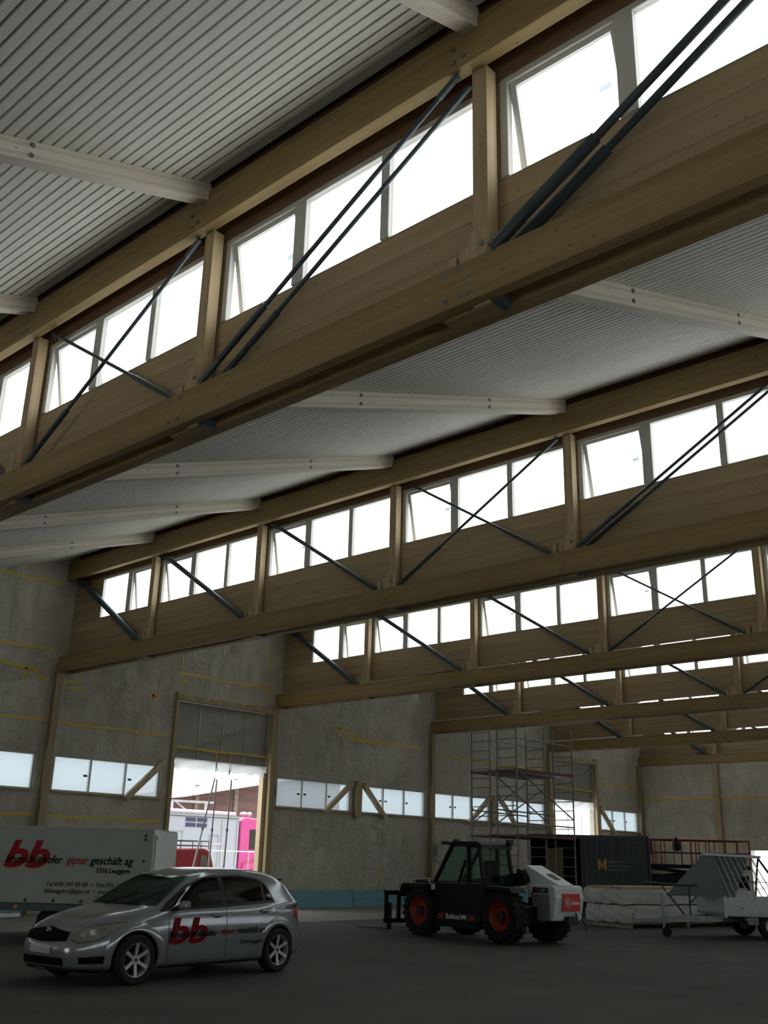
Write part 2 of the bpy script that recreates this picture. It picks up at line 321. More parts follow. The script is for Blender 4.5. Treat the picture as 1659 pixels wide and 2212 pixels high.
# sawtooth trusses
def make_truss():
    T = thing('roof_truss', 'x', 'roof truss')
    MB().box(0, HX, .0, .156, ZUB, ZUT).build('top_chord', 'glulam_x', T, bevel=.006)
    MB().box(.02, HX, .03, .158, ZLB, ZLT).build('bottom_chord', 'glulam_x', T, bevel=.006)
    MB().box(.02, HX, .352, .515, ZLB, ZLT).build('bottom_chord', 'glulam_x', T, bevel=.006)
    for i, x in enumerate(PX):
        m = MB().box(x - PW, x, .138, .30, ZLB - .02, ZUB + .002).build('post', 'glulam_z', T, bevel=.005)
        for j, (a, b, h) in enumerate(((-.50, -.40, .20), (-.36, -.20, .26), (-.17, .03, .30))):
            MB().box(x + a, x + b, .165 if j < 2 else .06, .34 if j < 2 else .136, ZLT - .25 if j < 2 else ZLT + .002, ZLT + h).build('packing_block', 'glulam_z', T)
        MB().box(x - .55, x + .02, .17, .34, ZLB - .03, ZLB + .18).build('packing_block', 'glulam_x', T)
        MB().box(x + .03, x + .10, .16, .35, ZLB - .03, ZLB + .1).build('steel_plate', 'steel_dark', T)
        for bx, bz in ((-.42, .37), (-.24, .37), (-.16, .20), (-.42, .09), (-.24, .09), (-.15, .09)):
            MB().tube((x + bx, .026, ZLB + bz), (x + bx, .046, ZLB + bz), .028, 10).build('bolt', 'bolt_metal', T)
        MB().tube((x - .02, .05, ZLT + .14), (x - .02, .062, ZLT + .14), .028, 10).build('bolt', 'bolt_metal', T)
        for bx, bz in ((-.30, .26), (-.18, .12), (-.30, .10)):
            MB().tube((x + bx, -.012, ZUB + bz), (x + bx, .004, ZUB + bz), .026, 10).build('bolt', 'bolt_metal', T)
    zt, zb = ZUB - .03, ZLT + .06
    L = [0] + PX + [HX]
    def rod(x0, x1, down, r, y, sleeve=0):
        a = Vector((x0 + (.30 if down else .18), y, zt if down else zb)); b = Vector((x1 - (.55 if down else .10 + PW), y, zb if down else zt))
        m = MB().tube(a, b, r, 12)
        d = (b - a).normalized(); lo, hi = (b, -d) if down else (a, d)
        m.tube(lo, lo + hi * (1.2 + sleeve), r * (1.1 if down and r > .03 else 1.45), 12)
        m.tube(lo - hi * .08, lo + hi * .3, r * (1.15 if down and r > .03 else 1.6), 6)
        m.tube((a if down else b), (a if down else b) + (d if down else -d) * .3, r * 1.5, 6)
        m.build('tension_rod', 'steel_dark', T, smooth=True)
    rod(0.12, L[1], True, .085, .20); rod(L[1], L[2], True, .062, .20); rod(L[2], L[3], True, .045, .20)
    rod(L[3], L[4], True, .026, .20); rod(L[3], L[4], False, .026, .12)
    for y in (.05, .24): rod(L[4], L[5], False, .026, y)
    for y in (.05, .24): rod(L[5], L[6], False, .040, y)
    rod(L[6], L[7], False, .085, .20)
    return T
TL = {-2: 'timber roof truss at the hall end behind the camera', -1: 'timber roof truss overhead just behind the camera', 0: 'nearest big timber roof truss, crossing the upper half of the picture', 1: 'second timber roof truss, ending at the left wall above the box trailer', 2: 'third timber roof truss, ending at the left wall by the open gateway', 3: 'fourth timber roof truss, just behind the scaffold tower tops', 4: 'fifth timber roof truss, ending above the dark container', 5: 'rearmost timber roof truss on top of the far wall'}
tr0 = make_truss()
for k in TR:
    T = tr0 if k == TR[0] else copy_tree(tr0)
    T.location = (0, k * S, 0); T['label'] = TL[k]; T['group'] = 'timber roof trusses of the sawtooth roof'

# boarding, head beams and windows on each truss line
wn = 0
def bay_window(x0, x1, k, short=False):
    """x0..x1 clear bay; returns the window as one structure thing"""
    m = MB(); yf0, yf1 = .345, .43; z0, z1 = ZS - .02, 9.02
    g = [(.10, 1.30), (1.49, 2.70), (2.82, x1 - x0 - .05)] if not short else [(1.44 - x0, 2.66 - x0), (2.86 - x0, x1 - x0 - .05)]
    a = 0 if not short else g[0][0] - .07
    m.box(x0 + a, x1, yf0, yf1, z1 - .075, z1)
    m.box(x0 + a, x1, yf0 + .02, yf1, z0, z0 + .03)
    ed = [a] + [v for q in g for v in q] + [x1 - x0]
    for i in range(0, len(ed), 2): m.box(x0 + ed[i], x0 + ed[i + 1], yf0, yf1, z0 + .03, z1 - .075)
    return m, g
def window(k, i, x0, x1):
    global wn
    short = i == 0; wn += 1
    key = 'short' if short else 'long'
    if key not in WP:
        m, g = bay_window(x0, x1, k, short)
        m.v = [v - Vector((x0, 0, 0)) for v in m.v]
        fr = m.build('window_1', 'frame_grey', None, bevel=.006)
        op = 1 if short else 0
        for j, (a, b) in enumerate(g):
            if j == op:
                sm = MB(); h = 9.02 - .075 - (ZS + .01); w_ = b - a
                sm.box(a + .004, b - .004, -.02, .03, -.05, 0).box(a + .004, b - .004, -.02, .03, -h, -h + .05).box(a + .004, a + .075, -.02, .03, -h + .05, -.05).box(b - .060, b - .004, -.02, .03, -h + .05, -.05)
                so = sm.build('opening_sash', 'frame_grey', fr); so.location = (0, .40, 9.02 - .075); so.rotation_euler = (math.radians(11 if not short else 9), 0, 0)
                MB().box(a + .05, b - .05, .0, .006, -h + .05, -.05).build('pane', 'clear_glass', so)
                cx = a + .78 * w_; MB().box(cx, cx + .12, -.004, -.001, -.5 * h - .03, -.5 * h + .03).build('sticker', 'sticker_film', so)
            else:
                MB().box(a, b, .395, .401, ZS + .01, 9.02 - .075).build('fixed_pane', 'clear_glass', fr)
        WP[key] = fr
        o = fr
    else: o = copy_tree(WP[key])
    o.name = 'window_%d' % wn; o.location = (x0, k * S, 0); struct(o)
WP = {}
for k in TR:
    y = k * S
    L = [0] + PX + [HX]
    m = MB().box(.0, HX, .345, .40, 6.945, ZS - .02); m.mi = 0
    m.box(0.0, 1.37, .345, .40, ZS - .02, 9.02)
    for x in PX: m.box(x - PW - .012, x + .012, .345, .40, ZS - .02, 9.02)
    o = struct(m.build('trim_%d' % (k + 3), 'panel_board', None, loc=(0, y, 0)))
    o = struct(MB().box(0, HX, .33, .42, 9.02, 10.02).build('trim_%d' % (k + 20), 'glulam_shaded', None, loc=(0, y, 0)))
    for i in range(7):
        x0 = L[i] if i else 0.0; x1 = L[i + 1] - (PW if i < 6 else 0)
        window(k, i, x0, x1)

# ---------------------------------------------------------------- left wall
def roofz(y):
    k = math.ceil((y - 1e-6) / S); return min(cz(y, k) + .06, 9.9)
OPEN = {}
for j in range(-4, 10):
    OPEN[j] = (4.15 * j + .34, 4.15 * (j + 1) - .22, 3.16, 4.14)
OPEN[3] = (12.63, 16.42, -.1, 4.38); OPEN[8] = (33.42, 37.05, -.1, 4.35)
m = MB()
def wallquad(ya, yb, za, zb_a, zb_b):
    m.hexa([(-.25, ya, za), (0, ya, za), (0, yb, za), (-.25, yb, za)], [(-.25, ya, zb_a), (0, ya, zb_a), (0, yb, zb_b), (-.25, yb, zb_b)])
for j in range(-4, 10):
    y0, y1 = 4.15 * j, 4.15 * (j + 1); a, b, za, zb = OPEN[j]
    door = j in (3, 8); zt = 6.15 if door else zb
    if za > 0: wallquad(a, b, 0, za, za)
    wallquad(y0, a, 0, zt, zt); wallquad(b, y1, 0, zt, zt)
    # above, following the roof; split where a truss stands
    if j % 2 == 0: wallquad(y0, y0 + .46, zt, 10.0, 10.0); wallquad(y0 + .46, y1, zt, roofz(y0 + .46), roofz(y1 - .001))
    else: wallquad(y0, y1, zt, roofz(y0 + .02), roofz(y1 - .001))
wallquad(41.5, 42.1, 0, 10, 10); struct(m.build('wall_left', 'wall_foil'))
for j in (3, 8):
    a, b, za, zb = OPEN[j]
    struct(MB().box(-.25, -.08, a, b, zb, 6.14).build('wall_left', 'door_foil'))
    m = MB()
    for q in range(1, 4):
        yy = a + (b - a) * q / 4; m.box(-.079, -.062, yy - .03, yy + .03, zb, 6.0)
    m.bar((-.068, a + .1, zb + .1), (-.068, b - .1, 5.9), .02, .16, (1, 0, 0))
    struct(m.build('trim_%d' % (40 + j), 'wall_foil'))
    tag(MB().box(.002, .14, a - .1, b + .1, 6.15, 6.32).build('gate_header', 'wall_timber', bevel=.006), 'horizontal timber header above the %s' % ('open gateway with the pink truck' if j == 3 else 'far gateway behind the scaffold'), 'beam', 'timber headers above the gateways')
    # loose film hanging over the top of the opening
    rows = []
    for r in range(5):
        rows.append([(.04 + .03 * math.sin(c * .9 + r), a + .02 + (b - a - .04) * c / 24, zb + .02 - (.30 + .04 * math.sin(c * 1.7)) * r / 4) for c in range(25)])
    tag(MB().grid(rows).build('plastic_film', 'hanging_foil', smooth=True), 'white loose plastic film hanging over the top of the %s' % ('gateway with the pink truck' if j == 3 else 'far gateway behind the scaffold'), 'plastic film')

# wall windows
def wall_window(y0, y1, z0, z1):
    global wn
    wn += 1; m = MB(); x0, x1 = -.16, -.06; n = 3; t = .05; W = (y1 - y0 - t) / n
    m.box(x0, x1, y0, y1, z1 - t, z1).box(x0, x1, y0, y1, z0, z0 + t)
    for i in range(n + 1):
        yy = y0 + i * W; m.box(x0, x1, yy, yy + t, z0 + t, z1 - t)
    o = struct(m.build('window_%d' % wn, 'frame_grey', bevel=.006))
    for i in range(n):
        MB().box(-.115, -.109, y0 + i * W + t, y0 + (i + 1) * W, z0 + t, z1 - t).build('pane', 'milky_glass', o)
        if i != 1 or y0 > 14:
            yy = y0 + i * W + (.86 if i == 0 else .12) * W; MB().box(-.108, -.104, yy, yy + .13, z0 + .45, z0 + .51).build('sticker', 'steel_dark', o)
    MB().box(-.06, .06, y0 - .04, y1 + .04, z0 - .035, z0).build('window_sill', 'wall_timber', o)
    return o
for j in range(-4, 10):
    if j in (3, 8): continue
    wall_window(*OPEN[j])
# tapes, base board
tapes = MB()
segs = []
for z, dy in ((2.5, 0), (5.03, 0), (7.0, 0), (8.93, 0)):
    for j in range(-4, 4):
        if j == 3 and z < 6: continue
        ya = 4.15 * j + .15; yb = 4.15 * (j + 1) - .1
        if z > 8: ya, yb = max(ya, (math.ceil((ya + 1) / S) * S) - 2.0), yb
        if yb - ya > .5 and roofz((ya + yb) / 2) > z + .3 and roofz(ya + .05) > z + .1: segs.append((ya, yb, z))
segs += [(12.7, 16.5, 4.72), (16.7, 18.2, 8.2), (20.9, 24.4, 5.75), (25.2, 32.8, 5.55), (37.4, 41.2, 5.3), (33.6, 37.0, 4.9)]
wl = [o for o in COL.objects if o.name == 'wall_left'][0]
for ya, yb, z in segs:
    n = 8; rows = [[(.006, ya + (yb - ya) * i / n, z + .012 * math.sin(i * 1.3 + ya) + dz) for i in range(n + 1)] for dz in (-.035, .035)]
    MB().grid(rows).build('tape_strip', 'yellow_tape', wl)
for y, z0, z1 in ((12.66, 6.35, 7.6), (12.64, 5.2, 6.1), (14.3, 4.1, 4.7), (14.85, 4.05, 4.7), (16.3, 7.5, 8.3), (16.35, 6.6, 6.9), (16.7, 5.0, 6.1), (22.1, .55, 1.35)):
    MB().grid([[(.007, y + a, z) for z in (z0, z1)] for a in (-.03, .03)]).build('tape_strip', 'yellow_tape', wl)
for pts in ([(6.6, 6.45), (7.9, 6.35)], [(7.4, 6.4), (7.5, 6.05)], [(7.8, 6.2), (8.15, 6.15)], [(8.6, 6.15), (9.2, 6.28)], [(8.8, 6.0), (9.25, 6.05)], [(11.6, 6.3), (11.75, 6.05)], [(11.5, 6.15), (11.85, 6.18)], [(12.75, 6.8), (12.95, 6.75)], [(19.5, 6.0), (20.3, 6.1)], [(19.9, 5.95), (20.9, 5.85)], [(19.6, 6.2), (19.8, 6.0)], [(20.2, 5.75), (21.5, 5.7)]):
    (ya, za), (yb, zb) = pts
    d = Vector((0, yb - ya, zb - za)).normalized(); n_ = Vector((0, -d.z, d.y)) * .04
    MB().grid([[(.008, ya + s_ * n_.y, za + s_ * n_.z), (.008, yb + s_ * n_.y, zb + s_ * n_.z)] for s_ in (-1, 1)]).build('tape_strip', 'yellow_tape', wl)
m = MB()
for j in range(-4, 10):
    if j in (3, 8): continue
    m.box(.0, .05, 4.15 * j + .02, 4.15 * (j + 1) - .02, 0, .56)
struct(m.build('baseboard_left', 'blue_board'))
# columns and knee braces
def column(y, z0, z1, lab, w_=.20, x1=.17):
    tag(MB().box(.0, x1, y - w_ / 2, y + w_ / 2, z0, z1).build('timber_column', 'wall_timber', bevel=.006), lab, 'column', 'timber columns along the left wall')
column(-8.2, 0, 6.4, 'timber wall column behind the camera'); column(.1, 0, 6.4, 'timber column of the left wall under the nearest truss')
column(8.38, 0, 6.4, 'timber column under the second truss, behind the box trailer')
column(12.56, 0, 6.4, 'timber column at the left jamb of the open gateway', .12, .1)
column(16.58, 0, 6.4, 'timber column at the right jamb of the open gateway, under the third truss', .24)
column(20.75, 3.0, 4.25, 'short timber post between the paired windows left of the scaffold', .22)
column(24.95, 0, 6.4, 'timber column under the fourth truss end'); column(29.05, 3.0, 4.25, 'short timber post seen through the scaffold between two windows', .22)
column(33.25, 0, 6.4, 'timber column under the fifth truss end, behind the scaffold'); column(37.2, 0, 6.4, 'timber column at the right jamb of the far gateway', .22)
column(41.38, 0, 6.4, 'timber corner column where left and far walls meet', .16)
tag(MB().box(-.2, .01, 16.3, 16.42, 0, 4.2).build('gate_jamb', 'brace_timber', bevel=.005), 'pale timber jamb right of the pink truck', 'timber jamb')
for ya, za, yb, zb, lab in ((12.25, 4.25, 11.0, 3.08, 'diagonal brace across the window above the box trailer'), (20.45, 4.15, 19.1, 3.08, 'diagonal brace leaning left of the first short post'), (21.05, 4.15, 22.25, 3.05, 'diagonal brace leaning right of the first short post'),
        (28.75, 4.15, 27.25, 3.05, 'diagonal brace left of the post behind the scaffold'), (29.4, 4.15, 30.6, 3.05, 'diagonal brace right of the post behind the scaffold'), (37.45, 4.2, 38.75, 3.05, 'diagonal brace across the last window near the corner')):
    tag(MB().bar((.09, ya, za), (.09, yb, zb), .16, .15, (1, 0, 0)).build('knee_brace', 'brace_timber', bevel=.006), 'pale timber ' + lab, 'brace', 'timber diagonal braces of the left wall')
tag(MB().path([(.02, 16.75, 4.1), (.05, 16.82, 3.8), (.03, 16.84, 3.55), (.02, 16.78, 3.35)], .012, 6).build('loose_cable', 'black_plastic', smooth=True), 'short black cable dangling beside the first window right of the gateway', 'cable')

# ---------------------------------------------------------------- other walls
fo = (5.55, 9.6, 0, 2.40)
m = MB().box(-.25, fo[0], 41.85, 42.05, 0, 6.95).box(fo[1], HX + .25, 41.85, 42.05, 0, 6.95).box(fo[0], fo[1], 41.85, 42.05, fo[3], 6.95).box(0, fo[0], 41.55, 41.85, 0, 6.40).box(fo[1], HX, 41.55, 41.85, 0, 6.40).box(fo[0], fo[1], 41.55, 41.85, fo[3], 6.40)
wf = struct(m.build('wall_far', 'wall_foil'))
for za, x0, x1 in ((4.75, .1, 12), (2.62, .4, 5.5), (2.62, 9.7, 14)):
    MB().box(x0, x1, 41.535, 41.545, za - .035, za + .035).build('tape_strip', 'yellow_tape', wf)
MB().box(4.05, 4.28, 41.44, 41.548, 0, 6.4).build('stud', 'wall_timber', wf); MB().box(12.3, 12.5, 41.44, 41.548, 0, 6.4).build('stud', 'wall_timber', wf)
m = MB().box(HX, HX + .25, -17, 42, 0, 3.1).box(HX, HX + .25, -17, 42, 4.2, 6.4)
for j in range(-4, 10): m.box(HX, HX + .25, 4.15 * j + .1 - .3, 4.15 * j + .3, 3.1, 4.2)
for k in range(-1, 6):
    y0, y1 = (k - 1) * S + .45, k * S + .35; m.hexa([(HX, y0, 6.4), (HX + .25, y0, 6.4), (HX + .25, y1, 6.4), (HX, y1, 6.4)], [(HX, y0, cz(y0, k)), (HX + .25, y0, cz(y0, k)), (HX + .25, y1, cz(y1, k)), (HX, y1, cz(y1, k))])
struct(m.build('wall_right', 'wall_foil'))
m = MB().box(-.25, 12, -17.4, -17.2, 0, 7).box(17, HX + .25, -17.4, -17.2, 0, 7).box(12, 17, -17.4, -17.2, 4.4, 7)
struct(m.build('wall_near', 'wall_foil'))
# ---------------------------------------------------------------- silver hatchback
def car():
    T = thing('hatchback_car', 'silver five-door hatchback with red double b lettering on its doors', 'car', (13.528, 3.095, 0), math.radians(-86.3))
    XC = -.15
    K = [(.17, 1.95, -1.88, .72, 4.5), (.21, 2.08, -1.98, .80, 4.5), (.30, 2.13, -2.05, .835, 4.2), (.42, 2.145, -2.07, .848, 4.0), (.52, 2.12, -2.06, .852, 3.9), (.60, 2.08, -2.03, .850, 3.8),
         (.67, 2.02, -2.02, .846, 3.7), (.72, 1.93, -2.01, .840, 3.7), (.78, 1.76, -2.00, .832, 3.9), (.83, 1.55, -1.99, .822, 4.2), (.87, 1.34, -1.97, .808, 4.8), (.905, 1.12, -1.94, .79, 6.0),
         (.94, .98, -1.91, .772, 7), (1.0, .88, -1.86, .745, 7), (1.08, .745, -1.79, .712, 7), (1.16, .61, -1.72, .678, 7), (1.23, .475, -1.645, .645, 6.5), (1.29, .34, -1.55, .605, 6),
         (1.335, .19, -1.44, .555, 5), (1.365, .04, -1.30, .50, 4.5), (1.39, -.12, -1.1, .42, 4), (1.405, -.3, -.85, .30, 3.5), (1.412, -.42, -.65, .15, 3)]
    Z = np.array([k[0] for k in K])
    def par(z):
        z = min(max(z, Z[0]), Z[-1]); i = int(min(max(np.searchsorted(Z, z) - 1, 0), len(K) - 2)); t = (z - Z[i]) / (Z[i + 1] - Z[i])
        out = []
        for c in range(1, 5):
            p0, p1, p2, p3 = K[max(i - 1, 0)][c], K[i][c], K[i + 1][c], K[min(i + 2, len(K) - 1)][c]
            h = Z[i + 1] - Z[i]; m1 = (p2 - p0) / (Z[i + 1] - Z[max(i - 1, 0)]) * h; m2 = (p3 - p1) / (Z[min(i + 2, len(K) - 1)] - Z[i]) * h
            if (p1 - p0) * (p2 - p1) <= 0: m1 = 0
            if (p2 - p1) * (p3 - p2) <= 0: m2 = 0
            v = (2 * t**3 - 3 * t**2 + 1) * p1 + (t**3 - 2 * t**2 + t) * m1 + (-2 * t**3 + 3 * t**2) * p2 + (t**3 - t**2) * m2
            out.append(v)
        return out
    def Sf(th, z, off=0.0):
        xe, xr, w, p = par(z); c, s_ = math.cos(th), math.sin(th); a = (xe - XC) if c >= 0 else (XC - xr)
        pp = p if c >= 0 else max(p, 4.5)
        x = XC + math.copysign(a * abs(c) ** (2 / pp), c); y = math.copysign(w * abs(s_) ** (2 / pp), s_)
        if off:
            e = 1e-3; A = Vector(Sf(th - e, z)); B = Vector(Sf(th + e, z)); C_ = Vector(Sf(th, z - e)); D = Vector(Sf(th, z + e))
            n = (B - A).cross(D - C_)
            if n.length > 1e-12:
                n.normalize(); P = Vector((x, y, z))
                if n.dot(P - Vector((XC, 0, .6))) < 0: n = -n
                P += n * off; return tuple(P)
        return (x, y, z)
    def th_x(x, z):
        xe, xr, w, p = par(z)
        if x >= XC: return math.acos(min(1, ((x - XC) / (xe - XC))) ** (p / 2))
        return PI - math.acos(min(1, ((XC - x) / (XC - xr))) ** (max(p, 4.5) / 2))
    def th_y(y, z, rear=False):
        xe, xr, w, p = par(z); p = max(p, 4.5) if rear else p; a = math.asin(min(1, abs(y) / w) ** (p / 2)); a = math.copysign(a, y)
        return PI - a if rear else a
    def W(x, z, off=.004): return Sf(th_x(x, z), z, off)
    zs = list(np.linspace(.17, .9, 34)) + list(np.linspace(.915, 1.29, 24)) + [1.388 - .095 * (1 - t) ** 1.6 for t in np.linspace(.06, 1, 12)]
    n = 128; m = MB()
    ths = []
    for i in range(n):
        u = i / n * 4; q = int(u); t = u - q; t = t + .0
        # cluster samples near the corners of the outline
        ths.append((q + t) * PI / 2)
    ths = [t + .22 * math.sin(4 * t) * -0.5 for t in ths]
    for z in zs:
        for t in ths: m.v.append(Vector(Sf(t, z)))
    nz = len(zs)
    for i in range(nz - 1):
        for j in range(n): m.f.append([i * n + j, i * n + (j + 1) % n, (i + 1) * n + (j + 1) % n, (i + 1) * n + j]); m.m.append(0)
    m.f.append(list(range(n))[::-1]); m.m.append(0); 
    top = [m.v[(nz - 1) * n + j].copy() for j in range(n)]; cx = sum((v.x for v in top)) / n; base = (nz - 1) * n
    for q_ in (.9, .78, .64, .48, .32, .16, .03):   # gently domed roof skin
        o_ = len(m.v); m.v += [Vector((cx + (v.x - cx) * q_, v.y * q_, 1.388 + .026 * (1 - q_ * q_))) for v in top]
        for j in range(n): m.f.append([base + j, base + (j + 1) % n, o_ + (j + 1) % n, o_ + j]); m.m.append(0)
        base = o_
    m.f.append([base + j for j in range(n)]); m.m.append(0)
    AX = (1.28, -1.285); AR = .345
    for v in m.v:           # bring vertices near each wheel arch onto its circle
        if abs(v.y) > .5:
            for ax in AX:
                dx, dz = v.x - ax, v.z - .30; d_ = math.hypot(dx, dz)
                if abs(d_ - AR) < .017: v.x = ax + dx / d_ * AR; v.z = .30 + dz / d_ * AR
    keep = []
    for f_ in m.f:
        c_ = sum((m.v[q_] for q_ in f_), Vector()) / len(f_)
        if not (len(f_) == 4 and abs(c_.y) > .5 and any(math.hypot(c_.x - ax, c_.z - .30) < AR + .028 for ax in AX)): keep.append(f_)
    m.f = keep; m.m = [0] * len(keep); m.mi = 1
    for ax in AX:
        for sg in (1, -1):
            rows = []
            for q_ in range(33):
                a = -.42 + (PI + .84) * q_ / 32; x, z = ax + AR * math.cos(a), .30 + AR * math.sin(a)
                rows.append([(x, sg * .48, z), (x, W(x, max(z, .171), -.002)[1] * sg, z)])
            m.grid(rows)
            n0 = len(m.v); m.v += [Vector(r[0]) for r in rows]; m.f.append(list(range(n0, n0 + 33))); m.m.append(1)
    body = m.build('body', ['car_silver', 'grille_black'], T, smooth=True)
    for ax in AX:
        for sg in (1, -1):
            g = []
            for r_, off in ((.338, -.012), (.342, .006), (.36, .009), (.39, .007), (.425, .005), (.445, .0005)):
                row = []
                for q_ in range(41):
                    a = -.36 + (PI + .72) * q_ / 40; x, z = ax + r_ * math.cos(a), max(.30 + r_ * math.sin(a), .176); P = W(x, z, off); row.append((P[0], P[1] * sg, P[2]))
                g.append(row)
            MB().grid(g).build('wheel_arch', 'car_silver', T, smooth=True)
    def patch(name, mat, rows, off=.005, nn=14, parent=T):
        """rows: list of (theta, zlow, zhigh)"""
        g = [[Sf(t, a + (b_ - a) * i / nn, off) for i in range(nn + 1)] for t, a, b_ in rows]
        return MB().grid(g).build(name, mat, parent, smooth=True)
    def side_poly(name, mat, top, bot, off, parent=T, sgn=1, nx=16, nn=10):
        """surface piece on the flank between two z(x) polylines"""
        xs0 = max(top[0][0], bot[0][0]) if top[0][0] < top[-1][0] else 0
        f1 = lambda P, x: float(np.interp(x, [p[0] for p in P], [p[1] for p in P]))
        xa, xb = top[0][0], top[-1][0]; g = []
        for i in range(nx + 1):
            x = xa + (xb - xa) * i / nx; a, b_ = f1(bot, x), f1(top, x); r = []
            for j in range(nn + 1):
                z = a + (b_ - a) * j / nn; P = W(x, z, off); r.append((P[0], P[1] * sgn, P[2]))
            g.append(r)
        return MB().grid(g).build(name, mat, parent, smooth=True)
    # windscreen and rear glass
    for nm, rear, za, zb, k_ in (('windscreen', False, .925, 1.30, .88), ('rear_glass', True, .98, 1.26, .82)):
        g = []
        for i in range(13):
            z = za + (zb - za) * i / 12; w_ = par(z)[2] * k_
            g.append([Sf(th_y(w_ * (-1 + 2 * j / 24), z, rear), z, .005) for j in range(25)])
        MB().grid(g).build(nm, 'dark_glass' if rear else 'windscreen_glass', T, smooth=True)
    # side glass, black surround first
    for sg in (1, -1):
        side_poly('window_surround', 'trim_black', [(-1.22, .97), (-1.12, 1.19), (-.98, 1.265), (-.6, 1.315), (-.1, 1.315), (.2, 1.27), (.45, 1.17), (.66, 1.04), (.93, .875)], [(-1.22, .945), (-.24, .90), (.93, .86)], .004, sgn=sg, nx=44)
        for nm, tp, bt in (('front_side_window', [(-.17, 1.285), (.1, 1.272), (.22, 1.235), (.42, 1.15), (.62, 1.03), (.82, .91)], [(-.17, .935), (.82, .90)]),
                           ('rear_side_window', [(-.99, 1.22), (-.9, 1.25), (-.6, 1.287), (-.27, 1.29)], [(-.99, .975), (-.27, .94)]),
                           ('quarter_window', [(-1.18, .985), (-1.12, 1.13), (-1.04, 1.20)], [(-1.18, .98), (-1.04, .975)])):
            side_poly(nm, 'dark_glass', tp, bt, .008, sgn=sg, nx=14)
        # door gaps
        for px_, za, zb in ((.80, .25, .86), (-.225, .22, .93)):
            side_poly('door_gap', 'black_plastic', [(px_ - .004, zb), (px_ + .004, zb)], [(px_ - .004, za), (px_ + .004, za)], .003, sgn=sg, nx=1, nn=20)
        g = []
        for (x, z) in ((-1.22, .93), (-1.23, .82), (-1.19, .70), (-1.10, .62)):
            g.append([(W(x - .004, z, .003)[0], W(x - .004, z, .003)[1] * sg, z), (W(x + .004, z, .003)[0], W(x + .004, z, .003)[1] * sg, z)])
        MB().grid(g).build('door_gap', 'black_plastic', T)
        side_poly('rubbing_strip', 'car_silver', [(-1.0, .535), (.78, .525)], [(-1.0, .495), (.78, .485)], .011, sgn=sg)
        for hx, hz in ((-.04, .80), (-.98, .84)):
            P = W(hx, hz, 0); m = MB()
            m.tube((hx - .09, sg * (P[1] + .022), hz), (hx + .09, sg * (P[1] + .022), hz), .014, 8); m.tube((hx - .09, sg * P[1] * .98, hz), (hx - .09, sg * (P[1] + .022), hz), .012, 8); m.tube((hx + .09, sg * P[1] * .98, hz), (hx + .09, sg * (P[1] + .022), hz), .012, 8)
            m.build('door_handle', 'car_silver', T, smooth=True)
            side_poly('handle_recess', 'black_plastic', [(hx - .05, hz + .02), (hx + .05, hz + .02)], [(hx - .05, hz - .035), (hx + .05, hz - .035)], .002, sgn=sg, nx=4, nn=3)
        m = MB(); ya_, yb_ = sorted((sg * .86, sg * 1.02)); m.hexa([(.72, ya_ + .01, .895), (.60, ya_, .885), (.60, yb_, .89), (.70, yb_ - .03, .905)], [(.70, ya_ + .01, .99), (.60, ya_, 1.01), (.60, yb_, 1.0), (.68, yb_ - .03, .98)])
        mi = m.build('mirror_housing', 'car_silver', T, bevel=.03)
        MB().bar((.66, sg * .76, .90), (.65, sg * .88, .93), .07, .035).build('mirror_stalk', 'black_plastic', T)
    # front: grille, headlights, bumper openings
    patch('grille', 'grille_black', [(th_y(y, .6), .50 + abs(y) * .06, .675 - abs(y) * .12) for y in np.linspace(-.42, .42, 15)], .006)
    m = MB(); P = Sf(0.0, .63, .012); m.path([(P[0], .055 * math.cos(a), .632 + .035 * math.sin(a)) for a in np.linspace(0, 2 * PI, 17)], .006, 6); m.path([(P[0] + .002, .02 * math.cos(a), .632 + .034 * math.sin(a)) for a in np.linspace(0, 2 * PI, 13)], .005, 6)
    m.path([(P[0] + .002, .032 * math.cos(a), .65 + .012 * math.sin(a)) for a in np.linspace(0, 2 * PI, 13)], .004, 6).build('bonnet_emblem', 'chrome', T, smooth=True)
    for sg in (1, -1):
        rows = []
        for t, a, b_ in ((.33, .555, .575), (.38, .53, .635), (.46, .515, .675), (.56, .52, .70), (.68, .54, .715), (.78, .58, .727), (.85, .64, .737), (.89, .70, .742)):
            rows.append((t * sg, a, b_))
        patch('headlight_surround', 'black_plastic', [(t, a - .012, b_ + .012) for t, a, b_ in rows], .004); h = patch('headlight', 'lamp_glass', rows, .007)
        for t, z in ((.48, .60), (.60, .625), (.72, .65)):
            P = Vector(Sf(t * sg, z, .010)); Q = Vector(Sf(t * sg, z, .002)); MB().tube(Q, P, .036, 16).build('reflector', 'chrome', h)
        patch('fog_lamp_recess', 'grille_black', [(t * sg, .27, .35 + .04 * (t - .6)) for t in (.5, .6, .7, .8, .9)], .004)
        patch('tail_light', 'red_lamp', [((PI - t) * sg, .72, .90) for t in (.35, .5, .7, .85)], .006)
    patch('lower_intake', 'grille_black', [(th_y(y, .3), .245, .335) for y in np.linspace(-.42, .42, 11)], .004)
    patch('number_plate', 'plate_white', [(th_y(y, .42), .375, .455) for y in np.linspace(-.24, .20, 9)], .010)
    patch('front_lip', 'black_plastic', [(t, .165, .205) for t in np.linspace(-1.15, 1.15, 41)], .025)
    side_poly('side_skirt', 'black_plastic', [(-.95, .20), (.94, .20)], [(-.95, .165), (.94, .165)], .004)
